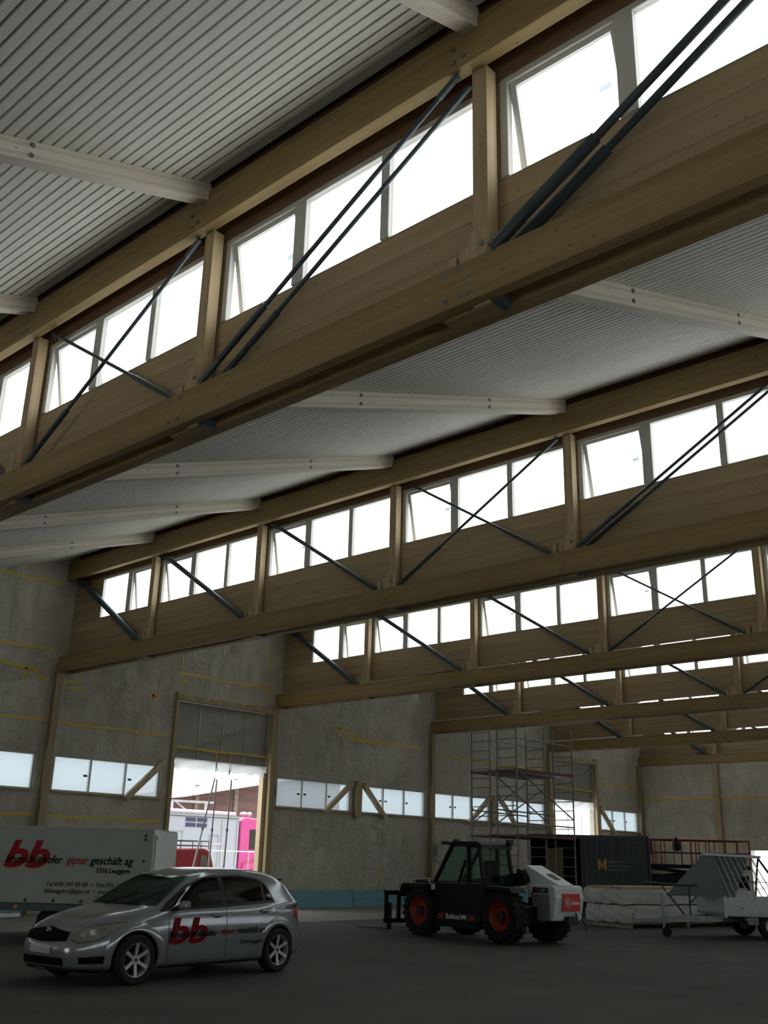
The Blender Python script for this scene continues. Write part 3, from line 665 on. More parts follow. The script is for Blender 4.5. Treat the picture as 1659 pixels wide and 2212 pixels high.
    # spoiler, antenna, wipers
    m = MB(); g = [[(-1.36, y, 1.345 - .06 * (y / .52) ** 2), (-1.56, y, 1.318 - .05 * (y / .52) ** 2), (-1.62, y, 1.295 - .04 * (y / .52) ** 2), (-1.60, y, 1.275 - .03 * (y / .52) ** 2), (-1.40, y, 1.27), (-1.36, y, 1.345 - .06 * (y / .52) ** 2)] for y in np.linspace(-.52, .52, 11)]
    m.grid(g).build('spoiler', 'car_silver', T, smooth=True)
    for a, b_ in (((1.0, .15, .93), (.72, .55, 1.10)), ((1.0, -.35, .93), (.80, .1, 1.07))):
        pts = [Sf(th_y(a[1] + (b_[1] - a[1]) * t, a[2] + (b_[2] - a[2]) * t), a[2] + (b_[2] - a[2]) * t, .018) for t in (0, .33, .66, 1)]
        MB().path(pts, .007, 5).build('wiper', 'black_plastic', T)
    # wheels
    def wheel(x, y, sg):
        Wn = thing('wheel', None, None); Wn.parent = T; Wn.location = (x, y, .30)
        MB().lathe([(.205, -.09), (.27, -.095), (.293, -.075), (.30, -.04), (.30, .04), (.293, .075), (.27, .095), (.205, .09)], (0, 0, 0), 1, 48).build('tyre', 'tyre', Wn, smooth=True)
        m = MB().lathe([(.205, .085 * sg), (.197, .083 * sg), (.19, .05 * sg), (.19, -.07)], (0, 0, 0), 1, 40)
        for i in range(6):
            a = PI / 6 + i * PI / 3; c, s_ = math.cos(a), math.sin(a); p, q = (c * .035, .045 * sg, s_ * .035), (c * .196, .075 * sg, s_ * .196)
            m.bar(p, q, .042, .022, (0, 1, 0))
        m.tube((0, .03 * sg, 0), (0, .062 * sg, 0), .055, 20)
        m.build('rim', 'rim', Wn, smooth=True)
        MB().lathe([(0, .0), (.17, .0), (.17, -.03)], (0, .02 * sg, 0), 1, 24).build('brake_disc', 'grille_black', Wn)
        MB().tube((0, .06 * sg, 0), (0, .068 * sg, 0), .022, 12).build('hub_cap', 'black_plastic', Wn)
    for x in (1.28, -1.285):
        wheel(x, .75, 1); wheel(x, -.75, -1)
    MB().box(-1.55, -1.50, .60, .80, .09, .30).build('mud_flap', 'black_plastic', T)
    # lettering on the near flank
    def flank(x0, z0, off=.006, slant=0.0):
        def g(v):
            x = x0 - v.x; z = z0 + v.y + slant * v.x; P = W(x, z, off); return Vector(P)
        return g
    text_obj('lettering', 'bb', .43, 'decal_red', T, None, bold=.012, shear=.22, warp=flank(.80, .475, .017), width=.66)
    text_obj('lettering', 'bruno bütikofer', .105, 'decal_black', T, None, bold=.0018, shear=.2, warp=flank(.79, .545, .026), width=.83)
    text_obj('lettering', 'gipser', .105, 'decal_red', T, None, bold=.0018, shear=.2, warp=flank(-.08, .56, .024), width=.31)
    text_obj('lettering', 'geschäft ag', .105, 'decal_black', T, None, bold=.0018, shear=.2, warp=flank(-.39, .56, .024), width=.57)
    text_obj('lettering', '5316 leuggern', .065, 'decal_black', T, None, bold=.001, shear=.2, warp=flank(-.48, .42, .012), width=.46)
    # cabin shapes seen through the glass
    for y in (.36, -.36):
        MB().box(-.25, .12, y - .2, y + .2, .55, .62).hexa([(-.3, y - .2, .6), (-.14, y - .2, .6), (-.14, y + .2, .6), (-.3, y + .2, .6)], [(-.42, y - .18, 1.02), (-.30, y - .18, 1.02), (-.30, y + .18, 1.02), (-.42, y + .18, 1.02)]).build('front_seat', 'black_plastic', T, bevel=.03)
    return T
car()

# ---------------------------------------------------------------- box trailer
def box_trailer():
    ang = math.atan2(.677, .735)
    T = thing('box_trailer', 'white box trailer with large red double b and a plasterer\'s lettering, behind the car', 'trailer', (9.35, 5.55, 0), ang)
    # local x along the lettered side (0 at the right corner, negative to the left), local y away from the camera
    L, Wd, zb, zt = 3.05, 2.35, .66, 2.03
    MB().box(-L, 0, 0, Wd, zb, zt).build('box_body', 'box_panel', T, bevel=.012)
    MB().box(0.001, .02, .03, Wd - .03, zb + .03, zt - .03).build('end_door', 'box_end', T)
    MB().box(.018, .04, .10, .14, zb + .2, zt - .12).box(.018, .06, .08, .16, zt - .2, zt - .12).build('door_bolt_bar', 'galvanised', T)
    MB().box(-L - .01, .01, -.02, Wd, zb - .13, zb - .005).build('chassis_rail', 'steel_dark', T, bevel=.006)
    for x in (-.14, -L + .10):
        for z in (zt - .13, zt - .20, (zt + zb) / 2 + .1): MB().tube((x, -.012, z), (x, .002, z), .025, 10).build('fastener', 'black_plastic', T)
    for i in range(6): MB().tube((-L + .25 + i * .52, -.012, zb + .05), (-L + .25 + i * .52, .002, zb + .05), .03, 10).build('fastener', 'black_plastic', T)
    MB().tube((-L + .62, -.05, zb - .065), (-L + .62, -.018, zb - .065), .035, 12).build('side_marker', 'amber', T)
    for x in (-.95, -1.75):
        for y in (.14, Wd - .14):
            w_ = MB().lathe([(.18, -.09), (.29, -.09), (.31, -.06), (.31, .06), (.29, .09), (.18, .09)], (x, y, .31), 1, 28).build('tyre', 'tyre', T, smooth=True)
            MB().lathe([(0, 0), (.12, -.02), (.18, -.06)], (x, y, .31), 1, 20).build('rim', 'galvanised', T, smooth=True)
    MB().tube((-.95, .1, .31), (-.95, Wd - .1, .31), .04).tube((-1.75, .1, .31), (-1.75, Wd - .1, .31), .04).build('axle', 'steel_dark', T)
    MB().bar((-L + .1, .5, .5), (-L - 1.2, Wd / 2, .42), .08, .08).bar((-L + .1, Wd - .5, .5), (-L - 1.2, Wd / 2, .42), .08, .08).build('drawbar', 'galvanised', T)
    MB().tube((-L + .12, -.05, .05), (-L + .12, -.05, .60), .03).box(-L + .0, -L + .25, -.14, .04, .0, .05).build('prop_stand', 'galvanised', T)
    MB().bar((-L + .1, -.03, .42), (-L + .75, -.03, .46), .10, .09).build('tow_coupling', 'galvanised', T, bevel=.01)
    def M(x, z, y=-.004): return Matrix(((1, 0, 0, x), (0, 0, -1, y), (0, 1, 0, z), (0, 0, 0, 1)))
    text_obj('lettering', 'bb', .66, 'decal_red', T, M(-2.78, 1.30), bold=.022, shear=.30, width=.86)
    text_obj('lettering', 'bruno bütikofer', .20, 'decal_black', T, M(-2.74, 1.37, -.009), bold=.003, shear=.22, width=1.07)
    text_obj('lettering', 'gipser', .20, 'decal_red', T, M(-1.60, 1.37), bold=.003, shear=.22, width=.42)
    text_obj('lettering', 'geschäft ag', .20, 'decal_black', T, M(-1.15, 1.37), bold=.003, shear=.22, width=.82)
    text_obj('lettering', '5316 Leuggern', .12, 'decal_black', T, M(-1.02, 1.22), bold=.003, shear=.2, width=.64)
    text_obj('lettering', 'Tel 056 245 05 00  •  Fax 056 245 05 01', .11, 'decal_black', T, M(-1.92, .97), bold=.0, shear=.2, width=1.72)
    text_obj('lettering', 'bbleuggern@gips.ch  •  www.buetikofer.ch', .11, 'decal_black', T, M(-1.94, .85), bold=.0, shear=.2, width=1.80)
box_trailer()
q = Vector((6.95, 3.02, 0)); tag(MB().lathe([(0, -.09), (.07, -.06), (.09, 0), (.07, .06), (0, .09)], (q.x + .40, q.y + .05, 1.02), 2, 16).tube((q.x + .40, q.y + .05, 0), (q.x + .40, q.y + .05, .95), .02).build('warning_lamp', 'orange_lamp', smooth=True), 'orange warning lamp at the left picture edge beside the box trailer', 'lamp')

# ---------------------------------------------------------------- telehandler
def telehandler():
    T = thing('telehandler', 'black and white compact telehandler with orange wheel rims parked left of the pallet stack', 'telehandler', (11.785, 12.73, 0), math.radians(171.6))
    R = .53
    def wheel(x, y, sg):
        Wn = thing('wheel', None, None); Wn.parent = T; Wn.location = (x, y, R)
        MB().lathe([(.30, -.17), (.44, -.19), (.50, -.16), (.50, .16), (.44, .19), (.30, .17)], (0, 0, 0), 1, 48).build('tyre', 'tyre', Wn, smooth=True)
        m = MB()
        for i in range(22):
            for sd in (1, -1):
                a = 2 * PI * (i + (.5 if sd < 0 else 0)) / 22; b_ = a + .16
                m.bar((.505 * math.cos(a), 0, .505 * math.sin(a)), (.50 * math.cos(b_), sd * .19, .50 * math.sin(b_)), .045, .05, (math.cos(a), 0, math.sin(a)))
        m.build('tread_lugs', 'tyre', Wn)
        MB().lathe([(.305, .15 * sg), (.29, .17 * sg), (.26, .10 * sg), (.17, .05 * sg), (.12, .07 * sg), (0, .07 * sg)], (0, 0, 0), 1, 36).build('rim', 'rim_orange', Wn, smooth=True)
        MB().tube((0, .05 * sg, 0), (0, .13 * sg, 0), .10, 16).build('hub', 'black_plastic', Wn)
    for x in (1.26, -1.26):
        wheel(x, .67, 1); wheel(x, -.67, -1)
    MB().box(-1.55, 1.6, -.36, .36, .38, .72).box(1.18, 1.34, -.55, .55, .45, .62).box(-1.34, -1.18, -.55, .55, .45, .62).build('chassis', 'tele_dark', T, bevel=.02)
    # cab lower body and steps
    MB().prism([(.86, .34), (.93, 1.14), (-.60, 1.14), (-.78, .98), (-.72, .34)], .02, .74).build('cab_base', 'tele_dark', T, bevel=.03)
    MB().prism([(.72, .24), (.72, .36), (-.60, .36), (-.60, .24)], .30, .78).build('side_step', 'tele_dark', T, bevel=.01)
    fr = MB(); ya, yb = .68, -.20
    for y in (ya, yb):
        fr.bar((.90, y, 1.12), (.30, y, 1.93), .07, .08, (0, 1, 0)).bar((-.22, y, 1.12), (-.22, y, 1.95), .06, .09, (0, 1, 0)).bar((-.68, y, 1.12), (-.55, y, 1.90), .07, .08, (0, 1, 0)).bar((.30, y, 1.94), (-.53, y, 1.93), .08, .08, (0, 1, 0))
    fr.bar((.12, ya, 1.12), (-.12, ya, 1.62), .035, .06, (0, 1, 0))
    for x, z in ((.92, 1.13), (.30, 1.94), (-.55, 1.92), (-.70, 1.13)): fr.bar((x, ya, z), (x, yb, z), .07, .07)
    fr.build('cab_frame', 'tele_dark', T, bevel=.012)
    MB().prism([(.36, 1.95), (.30, 2.01), (-.50, 2.01), (-.62, 1.95), (-.66, 1.86), (.38, 1.92)], -.24, .72).build('cab_roof', 'tele_dark', T, bevel=.02)
    gl = [((.84, 1.16), (.30, 1.90), (-.18, 1.90), (-.18, 1.16)), ((-.26, 1.16), (-.26, 1.90), (-.52, 1.88), (-.64, 1.16))]
    for q_ in gl:
        for y in (ya - .01, yb + .01): MB().prism(q_, y - .004, y + .004).build('cab_window', 'green_glass', T)
    MB().hexa([(.90, ya - .05, 1.16), (.90, yb + .05, 1.16), (.908, yb + .05, 1.16), (.908, ya - .05, 1.16)], [(.32, ya - .05, 1.90), (.32, yb + .05, 1.90), (.328, yb + .05, 1.90), (.328, ya - .05, 1.90)]).build('front_window', 'green_glass', T)
    MB().hexa([(-.69, ya - .05, 1.16), (-.69, yb + .05, 1.16), (-.698, yb + .05, 1.16), (-.698, ya - .05, 1.16)], [(-.56, ya - .05, 1.88), (-.56, yb + .05, 1.88), (-.568, yb + .05, 1.88), (-.568, ya - .05, 1.88)]).build('rear_window', 'green_glass', T)
    MB().box(-.45, .0, .10, .50, .9, 1.12).hexa([(-.5, .1, 1.1), (-.38, .1, 1.1), (-.38, .5, 1.1), (-.5, .5, 1.1)], [(-.56, .14, 1.62), (-.46, .14, 1.62), (-.46, .46, 1.62), (-.56, .46, 1.62)]).build('driver_seat', 'black_plastic', T, bevel=.03)
    m = MB(); c = Vector((.28, .3, 1.34)); m.path([c + Vector((.05 * math.sin(a), .17 * math.cos(a), .14 * math.sin(a))) for a in np.linspace(0, 2 * PI, 17)], .014, 6).tube(c, (.45, .3, 1.1), .02); m.build('steering_wheel', 'black_plastic', T)
    for x in (.62, -.62): MB().box(x - .06, x + .06, .20 if x > 0 else -.25, .32 if x > 0 else -.12, 1.96, 2.06).build('work_lamp', 'black_plastic', T, bevel=.01)
    MB().box(.40, .55, .66, .80, 1.93, 2.01).build('work_lamp', 'black_plastic', T, bevel=.01)
    m = MB().path([(.62, .72, 1.5), (.70, .86, 1.62), (.70, .88, 1.78)], .014); m.box(.68, .72, .80, .96, 1.68, 1.92); m.build('side_mirror', 'sheet_grey', T)
    MB().prism([(1.80, 1.02), (1.72, 1.10), (.95, 1.10), (.95, 1.02)], .45, .92).prism([(1.80, 1.02), (1.84, .80), (1.80, .80), (1.76, 1.02)], .45, .92).build('front_mudguard', 'tele_dark', T, bevel=.01)
    MB().prism([(-.72, 1.02), (-.80, 1.12), (-1.62, 1.10), (-1.70, 1.0), (-1.62, 1.02), (-.80, 1.04)], .45, .90).build('rear_mudguard', 'tele_dark', T, bevel=.01)
    # boom, its raised white rear end and engine hood
    MB().prism([(-1.10, 1.42), (-1.10, 1.16), (1.95, .82), (1.95, 1.06)], -.50, -.26).build('boom', 'tele_dark', T, bevel=.015)
    MB().prism([(-1.00, 1.36), (-1.02, 1.52), (-1.12, 1.55), (-2.02, 1.17), (-2.02, 1.05), (-1.10, 1.05)], -.66, -.16).build('boom_pivot_cover', 'tele_white', T, bevel=.025)
    MB().prism([(-1.55, 1.372), (-1.80, 1.268), (-1.80, 1.276), (-1.55, 1.380)], -.50, -.32).build('cover_slot', 'black_plastic', T)
    MB().prism([(-.98, 1.28), (-.98, 1.48), (-1.14, 1.44), (-1.25, 1.22), (-1.12, 1.14)], -.15, .0).build('pivot_bracket', 'tele_dark', T, bevel=.02)
    h = MB().prism([(-1.30, 1.06), (-1.36, 1.16), (-1.97, 1.16), (-2.03, 1.12), (-2.03, .98), (-2.06, .92), (-1.97, .47), (-1.62, .44), (-1.62, .62), (-1.54, .84), (-1.42, .98), (-1.34, 1.0)], -.92, -.02).build('engine_hood', 'tele_white', T, bevel=.03)
    MB().box(-1.90, -1.40, -.10, -.012, .46, .98).build('hood_side_panel', 'tele_grey', T, bevel=.02)
    MB().box(-1.86, -1.44, -.02, -.005, 1.0, 1.11).build('lamp_recess', 'black_plastic', T); MB().box(-1.60, -1.50, -.008, .006, 1.02, 1.09).build('tail_light', 'red_lamp', T); MB().box(-1.80, -1.66, -.008, .006, 1.02, 1.09).build('reversing_light', 'tele_grey', T)
    MB().box(-2.10, -1.95, -.66, -.36, .40, .56).tube((-2.08, -.62, .52), (-2.08, -.62, .62), .02).build('tow_hitch', 'black_plastic', T, bevel=.01)
    MB().path([(-2.06, -.80, .5), (-2.12, -.84, .4), (-2.16, -.86, .25)], .012).build('hose', 'black_plastic', T)
    sgn = MB().hexa([(-2.066, -.78, .66), (-2.066, -.24, .66), (-2.040, -.24, .66), (-2.040, -.78, .66)], [(-2.066, -.78, 1.0), (-2.066, -.24, 1.0), (-2.040, -.24, 1.0), (-2.040, -.78, 1.0)]).build('maker_sign', 'sign_red', T)
    def Mr(y, z): return Matrix(((0, 0, -1, -2.070), (-1, 0, 0, y), (0, 1, 0, z), (0, 0, 0, 1)))
    text_obj('lettering', 'Bobcat', .10, 'sign_white', sgn, Mr(-.51, .79), bold=.003, width=.24)
    m = MB(); m.path([(-2.07, -.385 + .085 * math.cos(a), .83 + .085 * math.sin(a)) for a in np.linspace(0, 2 * PI, 19)], .008, 6).build('emblem_ring', 'sign_white', sgn)
    text_obj('lettering', 'IR', .12, 'sign_white', sgn, Mr(-.325, .785), bold=.004, width=.12)
    def Ms(x, z): return Matrix(((-1, 0, 0, x), (0, 0, 1, .785), (0, 1, 0, z), (0, 0, 0, 1)))
    MB().prism([(.72, .37), (.72, .53), (-.66, .53), (-.66, .37)], .74, .782).build('side_panel', 'black_plastic', T, bevel=.004)
    text_obj('lettering', 'Bobcat', .15, 'sign_white', T, Ms(.40, .41), bold=.004, width=.46)
    MB().box(.46, .64, .783, .787, .40, .50).build('side_badge', 'rim_orange', T); MB().box(-.50, -.32, .783, .787, .40, .50).build('side_badge', 'rim_orange', T); MB().box(-.24, -.08, .783, .787, .42, .50).build('side_badge', 'sign_white', T)
    MB().box(.80, .93, .742, .752, .98, 1.10).build('sticker', 'sign_white', T)
    # front of the boom, carriage and forks
    MB().box(1.90, 2.35, -.58, -.10, .72, 1.12).box(1.55, 1.95, -.45, .30, .82, 1.0).build('boom_head', 'tele_dark', T, bevel=.03)
    MB().box(1.45, 1.85, .05, .42, 1.0, 1.16).build('work_lamp_box', 'tele_dark', T, bevel=.02)
    MB().path([(1.25, .50, 1.02), (1.25, .50, 1.20), (1.85, .50, 1.16), (1.88, .50, 1.02)], .02).build('guard_rail', 'galvanised', T)
    MB().box(2.30, 2.72, -.46, -.20, .20, .95).build('tilt_bracket', 'tele_dark', T, bevel=.02)
    m = MB()
    for z in (.18, .80): m.box(2.66, 2.76, -.62, .62, z, z + .10)
    for y in (-.62, -.20, .16, .54): m.box(2.66, 2.74, y, y + .08, .18, .90)
    m.build('fork_carriage', 'tele_dark', T, bevel=.01)
    for y in (-.42, .36):
        MB().box(2.76, 2.81, y, y + .12, .03, .62).prism([(2.76, .03), (2.76, .075), (3.95, .045), (3.95, .03)], y, y + .12).build('fork', 'steel_dark', T, bevel=.004)
telehandler()

# ---------------------------------------------------------------- scaffold towers
def ladder_tower(x0, x1, y0, y1, z_top, z_top2, lab):
    T = thing('scaffold_tower', lab, 'scaffold', (x0, y0, 0), 0, 'aluminium scaffold towers')
    W_, D = x1 - x0, y1 - y0
    for y, zt in ((0, z_top), (D, z_top2)):
        m = MB().tube((0, y, .12), (0, y, zt), .026, 8).tube((W_, y, .12), (W_, y, zt), .026, 8)
        z = .35
        while z < zt - .1:
            m.tube((0, y, z), (W_, y, z), .016, 6); z += .29
        m.build('ladder_frame', 'scaffold_metal', T)
    for z in (2.36, 4.32):
        m = MB().box(.03, W_ - .03, -.05, D + .05, z, z + .05)
        m.build('platform', 'brown_board', T)
        for x in (.0, W_): MB().box(x - .02, x + .02, -.05, D + .05, z - .02, z + .06).build('platform_beam', 'beam_rust', T)
    for a, b_ in (((W_, 0, 4.36), (W_, D, 2.95)), ((0, D, 4.2), (0, 0, 2.75)), ((W_, 0, 5.32), (W_, D, 5.30)), ((W_, 0, 2.75), (W_, D, 2.72)), ((0, 0, 3.15), (0, D, 3.1))):
        MB().tube(a, b_, .022, 8).build('brace', 'scaffold_metal', T)
    for x in (0, W_):
        for y in (0, D):
            MB().lathe([(.02, -.03), (.075, -.03), (.08, 0), (.075, .03), (.02, .03)], (x, y, .08), 1, 16).build('castor', 'black_plastic', T)
ladder_tower(5.62, 6.35, 20.3, 23.4, 5.80, 5.85, 'left tower of the scaffold, nearer the gateway, with open ladder frames')
ladder_tower(6.78, 7.52, 20.1, 23.3, 5.75, 5.88, 'right tower of the scaffold, in front of the dark container')

# ---------------------------------------------------------------- site container
def container():
    A, B = Vector((5.35, 23.9, 0)), Vector((8.62, 26.15, 0)); d = (B - A).normalized(); ang = math.atan2(d.y, d.x); L = (B - A).length
    T = thing('site_container', 'dark grey steel site container with a yellow letter M sign, under the fifth truss', 'container', A, ang)
    W_ = 2.4; a = 1.75
    m = MB()
    m.box(a, L, 0, .06, .1, 2.42).box(0, L, W_ - .05, W_, .1, 2.42).box(L - .05, L, 0, W_, .1, 2.42).box(0, .05, 0, W_, .1, 2.42)
    for i in range(12):
        x = a + .08 + i * (L - a - .1) / 12; m.box(x, x + .07, -.025, 0, .15, 2.38)
    m.build('wall_panels', 'container_grey', T)
    MB().box(-.03, L + .03, -.03, W_ + .03, 2.42, 2.55).build('roof_frame', 'container_grey', T, bevel=.01)
    MB().box(-.03, L + .03, -.03, W_, 0, .12).build('floor_frame', 'container_grey', T, bevel=.01)
    MB().box(a - .05, a, -.03, .05, .1, 2.45).build('corner_post', 'container_grey', T); MB().box(L - .02, L + .04, -.04, .06, .1, 2.45).build('corner_post', 'container_grey', T)
    MB().box(.05, a - .05, W_ - .4, W_ - .06, .12, 2.4).build('inner_wall', 'dark_inside', T)
    MB().box(.55, 1.12, .25, .30, .12, 2.1).build('inner_door', 'brown_board', T, bevel=.01)
    s_ = MB().box(a + .50, a + 1.52, -.045, -.027, 1.38, 1.80).build('name_sign', 'container_grey', T)
    MB().prism([(a + .52 + x * .27, 1.43 + z * .34) for x, z in ((0, 0), (.22, 0), (.22, .62), (.5, .10), (.78, .62), (.78, 0), (1, 0), (1, 1), (.80, 1), (.5, .42), (.20, 1), (0, 1))], -.052, -.046).build('lettering', 'sign_yellow', s_)
    for z, w_ in ((1.70, .58), (1.57, .66), (1.45, .60)):
        m = MB(); x = a + .85
        random.seed(int(z * 100))
        while x < a + .85 + w_:
            q_ = random.uniform(.03, .10); m.box(x, x + q_, -.050, -.046, z - .018, z + .018); x += q_ + .022
        m.build('small_print', 'sheet_grey', s_)
container()

# ---------------------------------------------------------------- scissor lift
def lift():
    A, B = Vector((3.25, 35.6, 0)), Vector((6.75, 38.65, 0)); d = (B - A).normalized(); ang = math.atan2(d.y, d.x); L = (B - A).length
    T = thing('scissor_lift', 'dark scissor lift with red guard rails round its platform, near the far wall', 'lift', A, ang)
    zf, zt, W_ = 1.70, 2.72, 1.7
    MB().box(0, L, 0, W_, zf - .16, zf).build('platform', 'tele_dark', T, bevel=.01)
    m = MB()
    for y in (0.03, W_ - .03):
        m.tube((0, y, zt), (L, y, zt), .03, 8); m.tube((0, y, (zf + zt) / 2 - .02), (L, y, (zf + zt) / 2 - .02), .022, 8)
        for i, x in enumerate((0, .52, .78, 1.35, 2.1, 2.75, 2.9, 3.6, 4.1, L)): m.tube((x, y, zf), (x, y, zt), .036 if i in (2, 8, 9, 4) else .024, 8)
    for x in (0, L): m.tube((x, .03, zt), (x, W_ - .03, zt), .03, 8).tube((x, .03, zt - .5), (x, W_ - .03, zt - .5), .024, 8)
    m.build('guard_rail', 'lift_red', T)
    MB().box(.03, .42, .0, .05, zf + .38, zt - .12).build('control_box', 'lift_red', T)
    m = MB()
    for y in (.3, W_ - .3):
        for i in range(2):
            z0 = .75 + i * .4; m.bar((.4, y, z0), (L - .4, y, z0 + .4), .06, .12).bar((L - .4, y, z0), (.4, y, z0 + .4), .06, .12)
    m.build('scissor_arms', 'tele_dark', T)
    MB().box(.1, L - .1, .1, W_ - .1, .32, 1.28).build('base', 'tele_dark', T, bevel=.02)
    for x in (.6, L - .6):
        for y in (.08, W_ - .08): MB().lathe([(0, -.12), (.28, -.12), (.31, 0), (.28, .12), (0, .12)], (x, y, .31), 1, 20).build('wheel', 'tyre', T, smooth=True)
    p = A + d * 1.42 + Vector((0, 0, 0))
    b_ = thing('hanging_bag', 'black bag hung over the red lift rail', 'bag', (p.x, p.y, 2.35), ang)
    MB().lathe([(0, -.28), (.10, -.27), (.19, -.17), (.20, -.02), (.13, .16), (.05, .27), (0, .30)], (0, -.24, .17), 2, 14).build('bag_body', 'bag_black', b_, smooth=True)
    MB().path([(0, -.12, .40), (.02, -.05, .50), (0, .03, .42)], .02, 6).path([(.05, -.12, -.05), (.06, -.10, -.62)], .008, 5).build('strap', 'bag_black', b_)
lift()

# ---------------------------------------------------------------- wrapped pallet stack
def stack():
    c = Vector((11.42, 19.45, 0)); d = (Vector((9.99, 19.84, 0)) - c).normalized(); ang = math.atan2(-d.y, -d.x)
    # local x runs from the left end to the near corner, local y away
    L, D = 1.5, 5.2
    o = Vector((9.99, 19.84, 0))
    def wrap(nm, z0, z1, g, lab, sh=0.0, top=False):
        T = thing(nm, lab, 'package', o, ang, 'film-wrapped timber packages')
        n = 26; m = MB(); ring = []
        random.seed(int(z0 * 100) + 5)
        def P(t):   # perimeter
            pts = [(-g, -g), (L + g, -g), (L + g, D), (-g, D)]
            seg = int(t * 4) % 4; f_ = t * 4 - int(t * 4); a, b_ = pts[seg], pts[(seg + 1) % 4]; return a[0] + (b_[0] - a[0]) * f_, a[1] + (b_[1] - a[1]) * f_
        rows = []
        for k_ in range(7):
            z = z0 + (z1 - z0) * k_ / 6; r = []
            for i in range(4 * n):
                x, y = P(i / (4 * n)); bu = .018 * math.sin(i * 1.9 + k_ * .8) + .02 * math.sin(PI * k_ / 6) + .012 * math.sin(i * .55 + k_ * 2)
                cx, cy = x - L / 2, y - D / 2; q_ = math.hypot(cx, cy); r.append((x + cx / q_ * bu + sh * (1 if y < D / 2 else 1), y + cy / q_ * bu, z + (.012 * math.sin(i * .7) if k_ in (0, 6) else 0)))
            r.append(r[0]); rows.append(r)
        m.grid(rows); N_ = 4 * n + 1
        m.f.append(list(range(N_ - 1))[::-1]); m.m.append(0); m.f.append([6 * N_ + i for i in range(N_ - 1)]); m.m.append(0)
        m.build('film_wrap', 'pallet_foil', T, smooth=True)
        return T
    a = wrap('timber_package', .14, .57, .0, 'lower white film-wrapped package of the stack left of the flatbed trailer')
    for y in (.2, 2.4, 4.6): MB().box(.05, L - .05, y, y + .12, 0, .15).build('bearer', 'lumber', a)
    b_ = wrap('timber_package', .60, .98, .02, 'upper film-wrapped package with yellow boards showing on top, left of the flatbed trailer', -.05)
    for i in range(9): MB().box(.02 + i * .16, .16 + i * .16, .02, D - .1, .97, 1.045).build('board', 'lumber', b_)
stack()

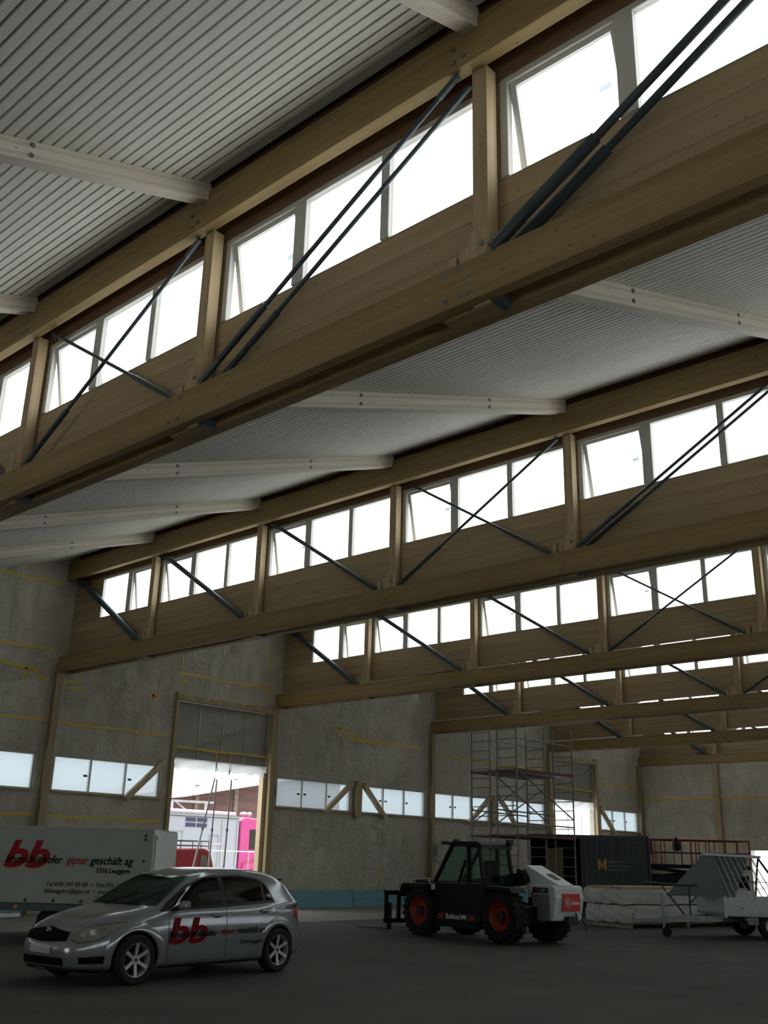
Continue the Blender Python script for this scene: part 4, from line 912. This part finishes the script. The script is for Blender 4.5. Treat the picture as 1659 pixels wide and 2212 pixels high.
# ---------------------------------------------------------------- flatbed trailer with rack
def flatbed():
    A = Vector((14.90, 18.02, 0)); d = Vector((.715, .699, 0)).normalized(); ang = math.atan2(d.y, d.x)
    T = thing('flatbed_trailer', 'aluminium flatbed trailer with a slanted bar rack on its bed, at the right picture edge', 'trailer', A, ang)
    L, W_ = 4.2, 2.0; zb, zt = .50, .92
    MB().box(0, L, 0, W_, zb, zb + .08).box(0, L, 0, .03, zb, zt).box(0, L, W_ - .03, W_, zb, zt).box(0, .03, 0, W_, zb, zt).build('side_boards', 'alu', T, bevel=.006)
    MB().box(-.01, .05, -.01, .05, zb - .02, zt + .03).build('corner_post', 'alu', T); MB().box(.05, L, -.015, 0, zt - .16, zt - .13).box(.05, L, -.012, 0, zb + .03, zb + .06).build('edge_moulding', 'alu', T)
    MB().box(.1, L, .3, .4, .38, .5).box(.1, L, W_ - .4, W_ - .3, .38, .5).build('chassis_rail', 'steel_dark', T)
    for x in (1.12, 1.92):
        for y in (.12, W_ - .12):
            MB().lathe([(.17, -.09), (.29, -.09), (.31, -.05), (.31, .05), (.29, .09), (.17, .09)], (x, y, .31), 1, 28).build('tyre', 'tyre', T, smooth=True)
            MB().lathe([(0, -.02), (.13, -.03), (.17, -.07)], (x, y, .31), 1, 20).build('rim', 'galvanised', T, smooth=True)
    MB().box(.55, .80, .02, .10, .33, .50).tube((.5, -.02, .45), (.5, .06, .45), .03).build('toolbox', 'sheet_grey', T); MB().tube((.42, -.02, .70), (.42, -.012, .70), .03, 10).build('side_marker', 'amber', T)
    MB().bar((.3, .5, .44), (-1.25, 1.0, .42), .09, .10).bar((.3, 1.5, .44), (-1.25, 1.0, .42), .09, .10).bar((-1.2, 1.0, .42), (-1.75, 1.0, .44), .10, .10).box(-1.9, -1.7, .93, 1.07, .38, .5).build('drawbar', 'galvanised', T)
    m = MB().tube((-1.30, .62, .48), (-1.30, .62, .98), .035).tube((-1.30, .62, .16), (-1.26, .60, .5), .026).bar((-1.38, .62, .98), (-1.15, .62, 1.02), .03, .03)
    m.build('jockey_stand', 'galvanised', T); MB().lathe([(0, -.03), (.10, -.03), (.115, 0), (.10, .03), (0, .03)], (-1.24, .58, .115), 1, 18).build('jockey_wheel', 'tyre', T)
    MB().path([(-1.7, .7, 1.22), (-1.05, .7, 1.18), (.0, .7, 1.16), (.02, .7, .92)], .022).bar((-1.30, .7, 1.18), (-.75, .7, .5), .035, .035).bar((-.2, .7, 1.15), (-.65, .7, .7), .03, .03).tube((-.6, .7, 1.17), (-.6, .7, .5), .02).build('handrail_frame', 'steel_dark', T)
    # rack: sheet end, sloping bars, top rail
    yb, yt = .12, .55
    tl, tr_ = Vector((-.15, yt, 1.90)), Vector((1.02, yt, 1.86))
    MB().hexa([(.15, .10, .92), (-1.0, 1.25, .92), (-1.0, 1.27, .92), (.15, .12, .92)], [(-.02, yt - .1, 1.88), (-.22, yt + .1, 1.88), (-.22, yt + .12, 1.88), (-.02, yt - .08, 1.88)]).build('side_sheet', 'sheet_grey', T)
    MB().hexa([(-.95, 1.45, .9), (.8, 1.45, .9), (.8, 1.47, .9), (-.95, 1.47, .9)], [(-.2, yt + .16, 1.86), (.95, yt + .16, 1.86), (.95, yt + .18, 1.86), (-.2, yt + .18, 1.86)]).build('back_sheet', 'sheet_grey', T)
    MB().bar(tl - Vector((.1, 0, 0)), tr_ + Vector((.15, 0, 0)), .16, .06).build('top_rail', 'alu', T, bevel=.01)
    for i in range(8):
        t = .12 + .80 * i / 7; a = tl.lerp(tr_, t) - Vector((0, .05, .02)); b_ = Vector((.22 + i * .155, yb, zt - .02)); MB().tube(a, b_, .013, 8).build('rack_bar', 'alu', T)
    MB().bar(tr_ + Vector((.08, 0, 0)), (1.60, .15, .92), .035, .05).bar(tr_ + Vector((.1, 0, -.02)), (1.3, 1.4, .9), .04, .04).bar((.2, .35, 1.3), (1.3, .35, 1.28), .02, .02).build('rack_strut', 'steel_dark', T)
    tag(MB().box(A.x + 2.3, A.x + 2.9, A.y + 5.2, A.y + 5.7, 0, 1.25).build('red_cabinet', 'rim_orange', bevel=.02), 'orange red machine part seen through the trailer rack bars', 'machine')
flatbed()

# ---------------------------------------------------------------- poles in the gateway, things outside
for i, (a, b_, lab) in enumerate((((-.9, 14.15, .0), (-.9, 15.0, 3.98), 'leaning steel pole, leftmost of the three standing in the gateway'), ((-.6, 14.75, 0), (-.6, 14.85, 3.92), 'upright steel pole, middle of the three in the gateway'), ((-.6, 15.36, 0), (-.6, 15.46, 3.95), 'upright steel pole, rightmost of the three in the gateway'))):
    a, b_ = Vector(a), Vector(b_); T = thing('steel_prop', lab, 'pole', a, 0, 'steel props in the gateway'); v = b_ - a
    MB().tube((0, 0, .02), v * .6, .03, 8).build('outer_tube', 'scaffold_metal', T); MB().tube(v * .6, v, .022, 8).build('inner_tube', 'steel_dark', T); MB().box(-.07, .07, -.07, .07, 0, .02).build('foot_plate', 'steel_dark', T)
    MB().tube(v * .6 - Vector((0, 0, .04)), v * .6 + Vector((0, 0, .04)), .042, 10).build('collar', 'steel_dark', T)
def truck():
    T = thing('box_truck', 'truck with pink cab and white box body outside the open gateway', 'truck', (-7, 18.4, 0), 0)
    # length along +y, cab at the far (right) end; near side x = 0
    MB().box(-2.5, 0, -4.0, 2.85, 1.05, 3.02).build('box_body', 'truck_white', T, bevel=.04); MB().box(-2.55, .04, -4.0, 2.85, 3.02, 3.10).build('roof_edge', 'sheet_grey', T); MB().box(-2.4, -.1, -3.9, 2.75, 3.10, 3.27).build('roof_top', 'truck_rose', T, bevel=.06)
    for y in (.15, .70):
        for z in (2.62, 2.82): MB().box(0.0, .02, y, y + .48, z, z + .14).build('vent', 'navy_vent', T)
    for y0, y1, z1 in ((-1.6, -1.0, 2.45), (-.9, .05, 2.45), (1.35, 1.82, 2.35)):
        m = MB(); t = .025
        m.box(0, .015, y0, y0 + t, 1.1, z1).box(0, .015, y1 - t, y1, 1.1, z1).box(0, .015, y0, y1, z1 - t, z1); m.build('side_door', 'sheet_grey', T)
    for y in (1.95, 2.72): MB().box(.0, .03, y, y + .07, 1.2, 2.9).build('lock_rod', 'galvanised', T)
    # cab, as a shaped prism in the y-z plane
    MB().prism([(2.95, .85), (2.95, 2.95), (3.15, 3.10), (4.35, 3.02), (4.75, 2.2), (4.85, 1.6), (4.85, .75)], -2.4, -.02, 0).build('cab', 'truck_pink', T, bevel=.06)
    MB().prism([(3.45, 1.85), (3.45, 2.62), (4.25, 2.62), (4.45, 1.95), (4.45, 1.85)], -.03, .0, 0).build('cab_window', 'dark_glass', T); MB().box(-.015, .005, 3.72, 3.80, 1.85, 2.62).build('window_bar', 'black_plastic', T)
    MB().box(-.01, .02, 3.75, 3.95, 1.42, 1.52).build('door_handle', 'black_plastic', T)
    MB().prism([(3.05, .55), (3.05, 1.05), (3.2, 1.32), (4.3, 1.30), (4.45, 1.05), (4.45, .9), (4.2, 1.05), (4.0, 1.12), (3.5, 1.12), (3.3, 1.0), (3.25, .55)], -.3, .10, 0).build('wheel_arch', 'truck_pink', T, bevel=.02)
    for y in (3.75, -2.6, -.4):
        for x in (-.2, -2.3): MB().lathe([(0, -.15), (.30, -.15), (.50, -.13), (.50, .13), (.30, .15), (0, .15)], (x, y, .5), 0, 28).build('wheel', 'tyre', T, smooth=True)
    MB().box(-2.3, -.1, -4, 3, .75, 1.05).build('chassis', 'black_plastic', T)
    for y in (3.55, 3.85): MB().lathe([(0, -.12), (.06, -.1), (.10, .06), (.11, .12), (0, .12)], (-.7, y, 3.24), 1, 14).build('roof_lamp', 'chrome', T, smooth=True)
    o = text_obj('lettering', 'W', .34, 'sign_white', T, Matrix(((0, 0, 1, .0), (1, 0, 0, 4.22), (0, 1, 0, 1.38), (0, 0, 0, 1))), bold=.01)
truck()
def offroader():
    T = thing('offroad_car', 'dark red off-roader with a black roof rack just outside the gateway', 'car', (-2.5, 14.62, 0), 0)
    MB().prism([(-2.0, .45), (-2.0, 1.1), (-1.3, 1.15), (-.8, 1.72), (1.45, 1.80), (1.72, 1.72), (1.90, 1.2), (1.95, .5)], -1.7, 0, 0).build('body', 'van_red', T, bevel=.07)
    MB().prism([(1.28, 1.15), (1.30, 1.58), (1.52, 1.58), (1.66, 1.2), (1.66, 1.15)], -.01, .012, 0).build('rear_side_window', 'dark_glass', T)
    MB().prism([(-.9, 1.2), (-.6, 1.6), (.1, 1.6), (.1, 1.2)], -.01, .008, 0).build('side_window', 'dark_glass', T)
    m = MB()
    for z in (1.88, 2.03):
        m.path([(-.1, -.8, z), (-.1, 1.68, z), (-1.5, 1.68, z), (-1.5, -.8, z), (-.1, -.8, z)], .02, 6)
    for y in (-.8, -.1, .5, 1.0, 1.35, 1.68): m.tube((-.1, y, 1.76), (-.1, y, 2.03), .014, 6).tube((-.1, y, 1.88), (-1.5, y, 1.88), .012, 6)
    m.build('roof_rack', 'black_plastic', T)
    for y in (1.2, -1.3):
        for x in (-.12, -1.58): MB().lathe([(0, -.12), (.24, -.12), (.37, -.1), (.37, .1), (.24, .12), (0, .12)], (x, y, .37), 0, 24).build('wheel', 'tyre', T, smooth=True)
    MB().tube((-.4, 1.72, 1.88), (-.05, 2.15, 1.96), .03, 8).build('rack_end', 'truck_rose', T)
offroader()
T = thing('site_barrier', 'thin grey site barrier rail in front of the pink truck', 'barrier', (-4.6, 15.6, 0))
m = MB().tube((0, 0, 1.75), (0, 5, 1.75), .025, 6)
for y in (.5, 1.2, 2.6, 4.2): m.tube((0, y, 0), (0, y, 1.75), .02, 6)
m.build('rail', 'galvanised', T)
def barn():
    T = thing('wooden_barn', 'brown timber building with a snowy roof edge behind the pink truck', 'building', (-14, 20, 0))
    MB().prism([(-4, 0), (-4, 3.2), (2.9, 4.05), (14, 6.05), (14, 0)], -8, 0, 0).build('plank_wall', 'barn_wood', T)
    for y in (-1.2, 1.0, 4.2, 6.6, 9.8): MB().box(0, .08, y, y + .22, 0, 4.0 + y * .18 if y > 2.9 else 3.5 + y * .12).build('timber_post', 'bark', T)
    MB().prism([(-5, 3.12), (2.9, 4.1), (15, 6.3), (15, 6.75), (2.9, 4.42), (-5, 3.4)], -8.5, .9, 0).build('roof', 'snow_roof', T)
barn()
T = thing('outdoor_canopy', 'grey steel frame with strut standing left behind the truck body', 'frame', (-10.5, 20.2, 0))
MB().tube((0, .2, 0), (0, .2, 3.75), .06).tube((0, 2.0, 0), (0, 2.0, 3.75), .06).bar((0, .2, 3.75), (0, 2.4, 3.78), .1, .1).bar((0, .4, 3.7), (0, 1.5, 3.1), .06, .06).bar((0, .2, 3.4), (0, -.6, 3.1), .06, .06).build('steel_frame', 'galvanised', T)
# scaffold and wash tanks beyond the far gateway
T = thing('outdoor_scaffold', 'thin scaffold outside the far gateway', 'scaffold', (-3.2, 38.5, 0))
m = MB()
for y in (0, 1.3, 2.6, 3.9, 5.2):
    m.tube((0, y, 0), (0, y, 4.2 if y < 4 else 5), .03, 6)
for z in (2.3, 3.0, 3.9): m.tube((0, 0, z), (0, 5.2, z), .022, 6)
m.tube((0, 0, 2.3), (0, 1.3, 4), .02, 6).build('tubes', 'galvanised', T)
for i, (x, y, z) in enumerate(((-14, 55, 3.0), (-14, 59.5, 3.4))):
    tag(MB().prism([(0, 0), (0, z), (1.6, z + 1.2), (3.2, z), (3.2, 0)], x - 4, x, 0).build('far_house', 'house_wall', None, loc=(0, y, 0)), ('left' if i == 0 else 'right') + ' pale gabled house far beyond the far gateway', 'house', 'pale houses outside')
# snowy yard beyond the far wall opening: rails and bare trees
T = thing('guard_fence', 'grey double rail fence in the snow outside the far right opening', 'fence', (4, 46, 0))
m = MB().box(0, 12, 0, .06, .62, .76).box(0, 12, 0, .06, .20, .32)
for x in (1, 3.4, 5.8, 8.2, 10.6): m.box(x, x + .1, .06, .16, 0, .8)
m.build('rails', 'galvanised', T)
def bare_tree(x, y, h, seed, lab):
    random.seed(seed); T = thing('bare_tree', lab, 'tree', (x, y, 0), 0, 'leafless trees in the snow'); m = MB()
    def br(p, d, l, r, n):
        q_ = p + d * l; m.tube(p, q_, r, 6, r * .7, False)
        if n:
            for _ in range(3):
                e = (d + Vector((random.uniform(-.6, .6), random.uniform(-.6, .6), random.uniform(-.1, .5)))).normalized(); br(p + d * l * random.uniform(.5, 1), e, l * .68, r * .6, n - 1)
    br(Vector((0, 0, 0)), Vector((.03, 0, 1)).normalized(), h * .36, .09, 4); m.build('trunk_and_branches', 'bark', T)
bare_tree(2.6, 62, 6, 1, 'leafless tree outside the far opening, left one'); bare_tree(4.4, 66, 7, 2, 'leafless tree outside the far opening, middle one'); bare_tree(5.8, 60, 5.5, 7, 'leafless tree outside the far opening, at the right edge')
tag(MB().prism([(-30, 0), (-30, 1.5), (-10, 3.2), (8, 2.0), (30, 3.0), (30, 0)], 84, 92).build('snowy_bank', 'snow'), 'snow-covered bank behind the leafless trees', 'hill')
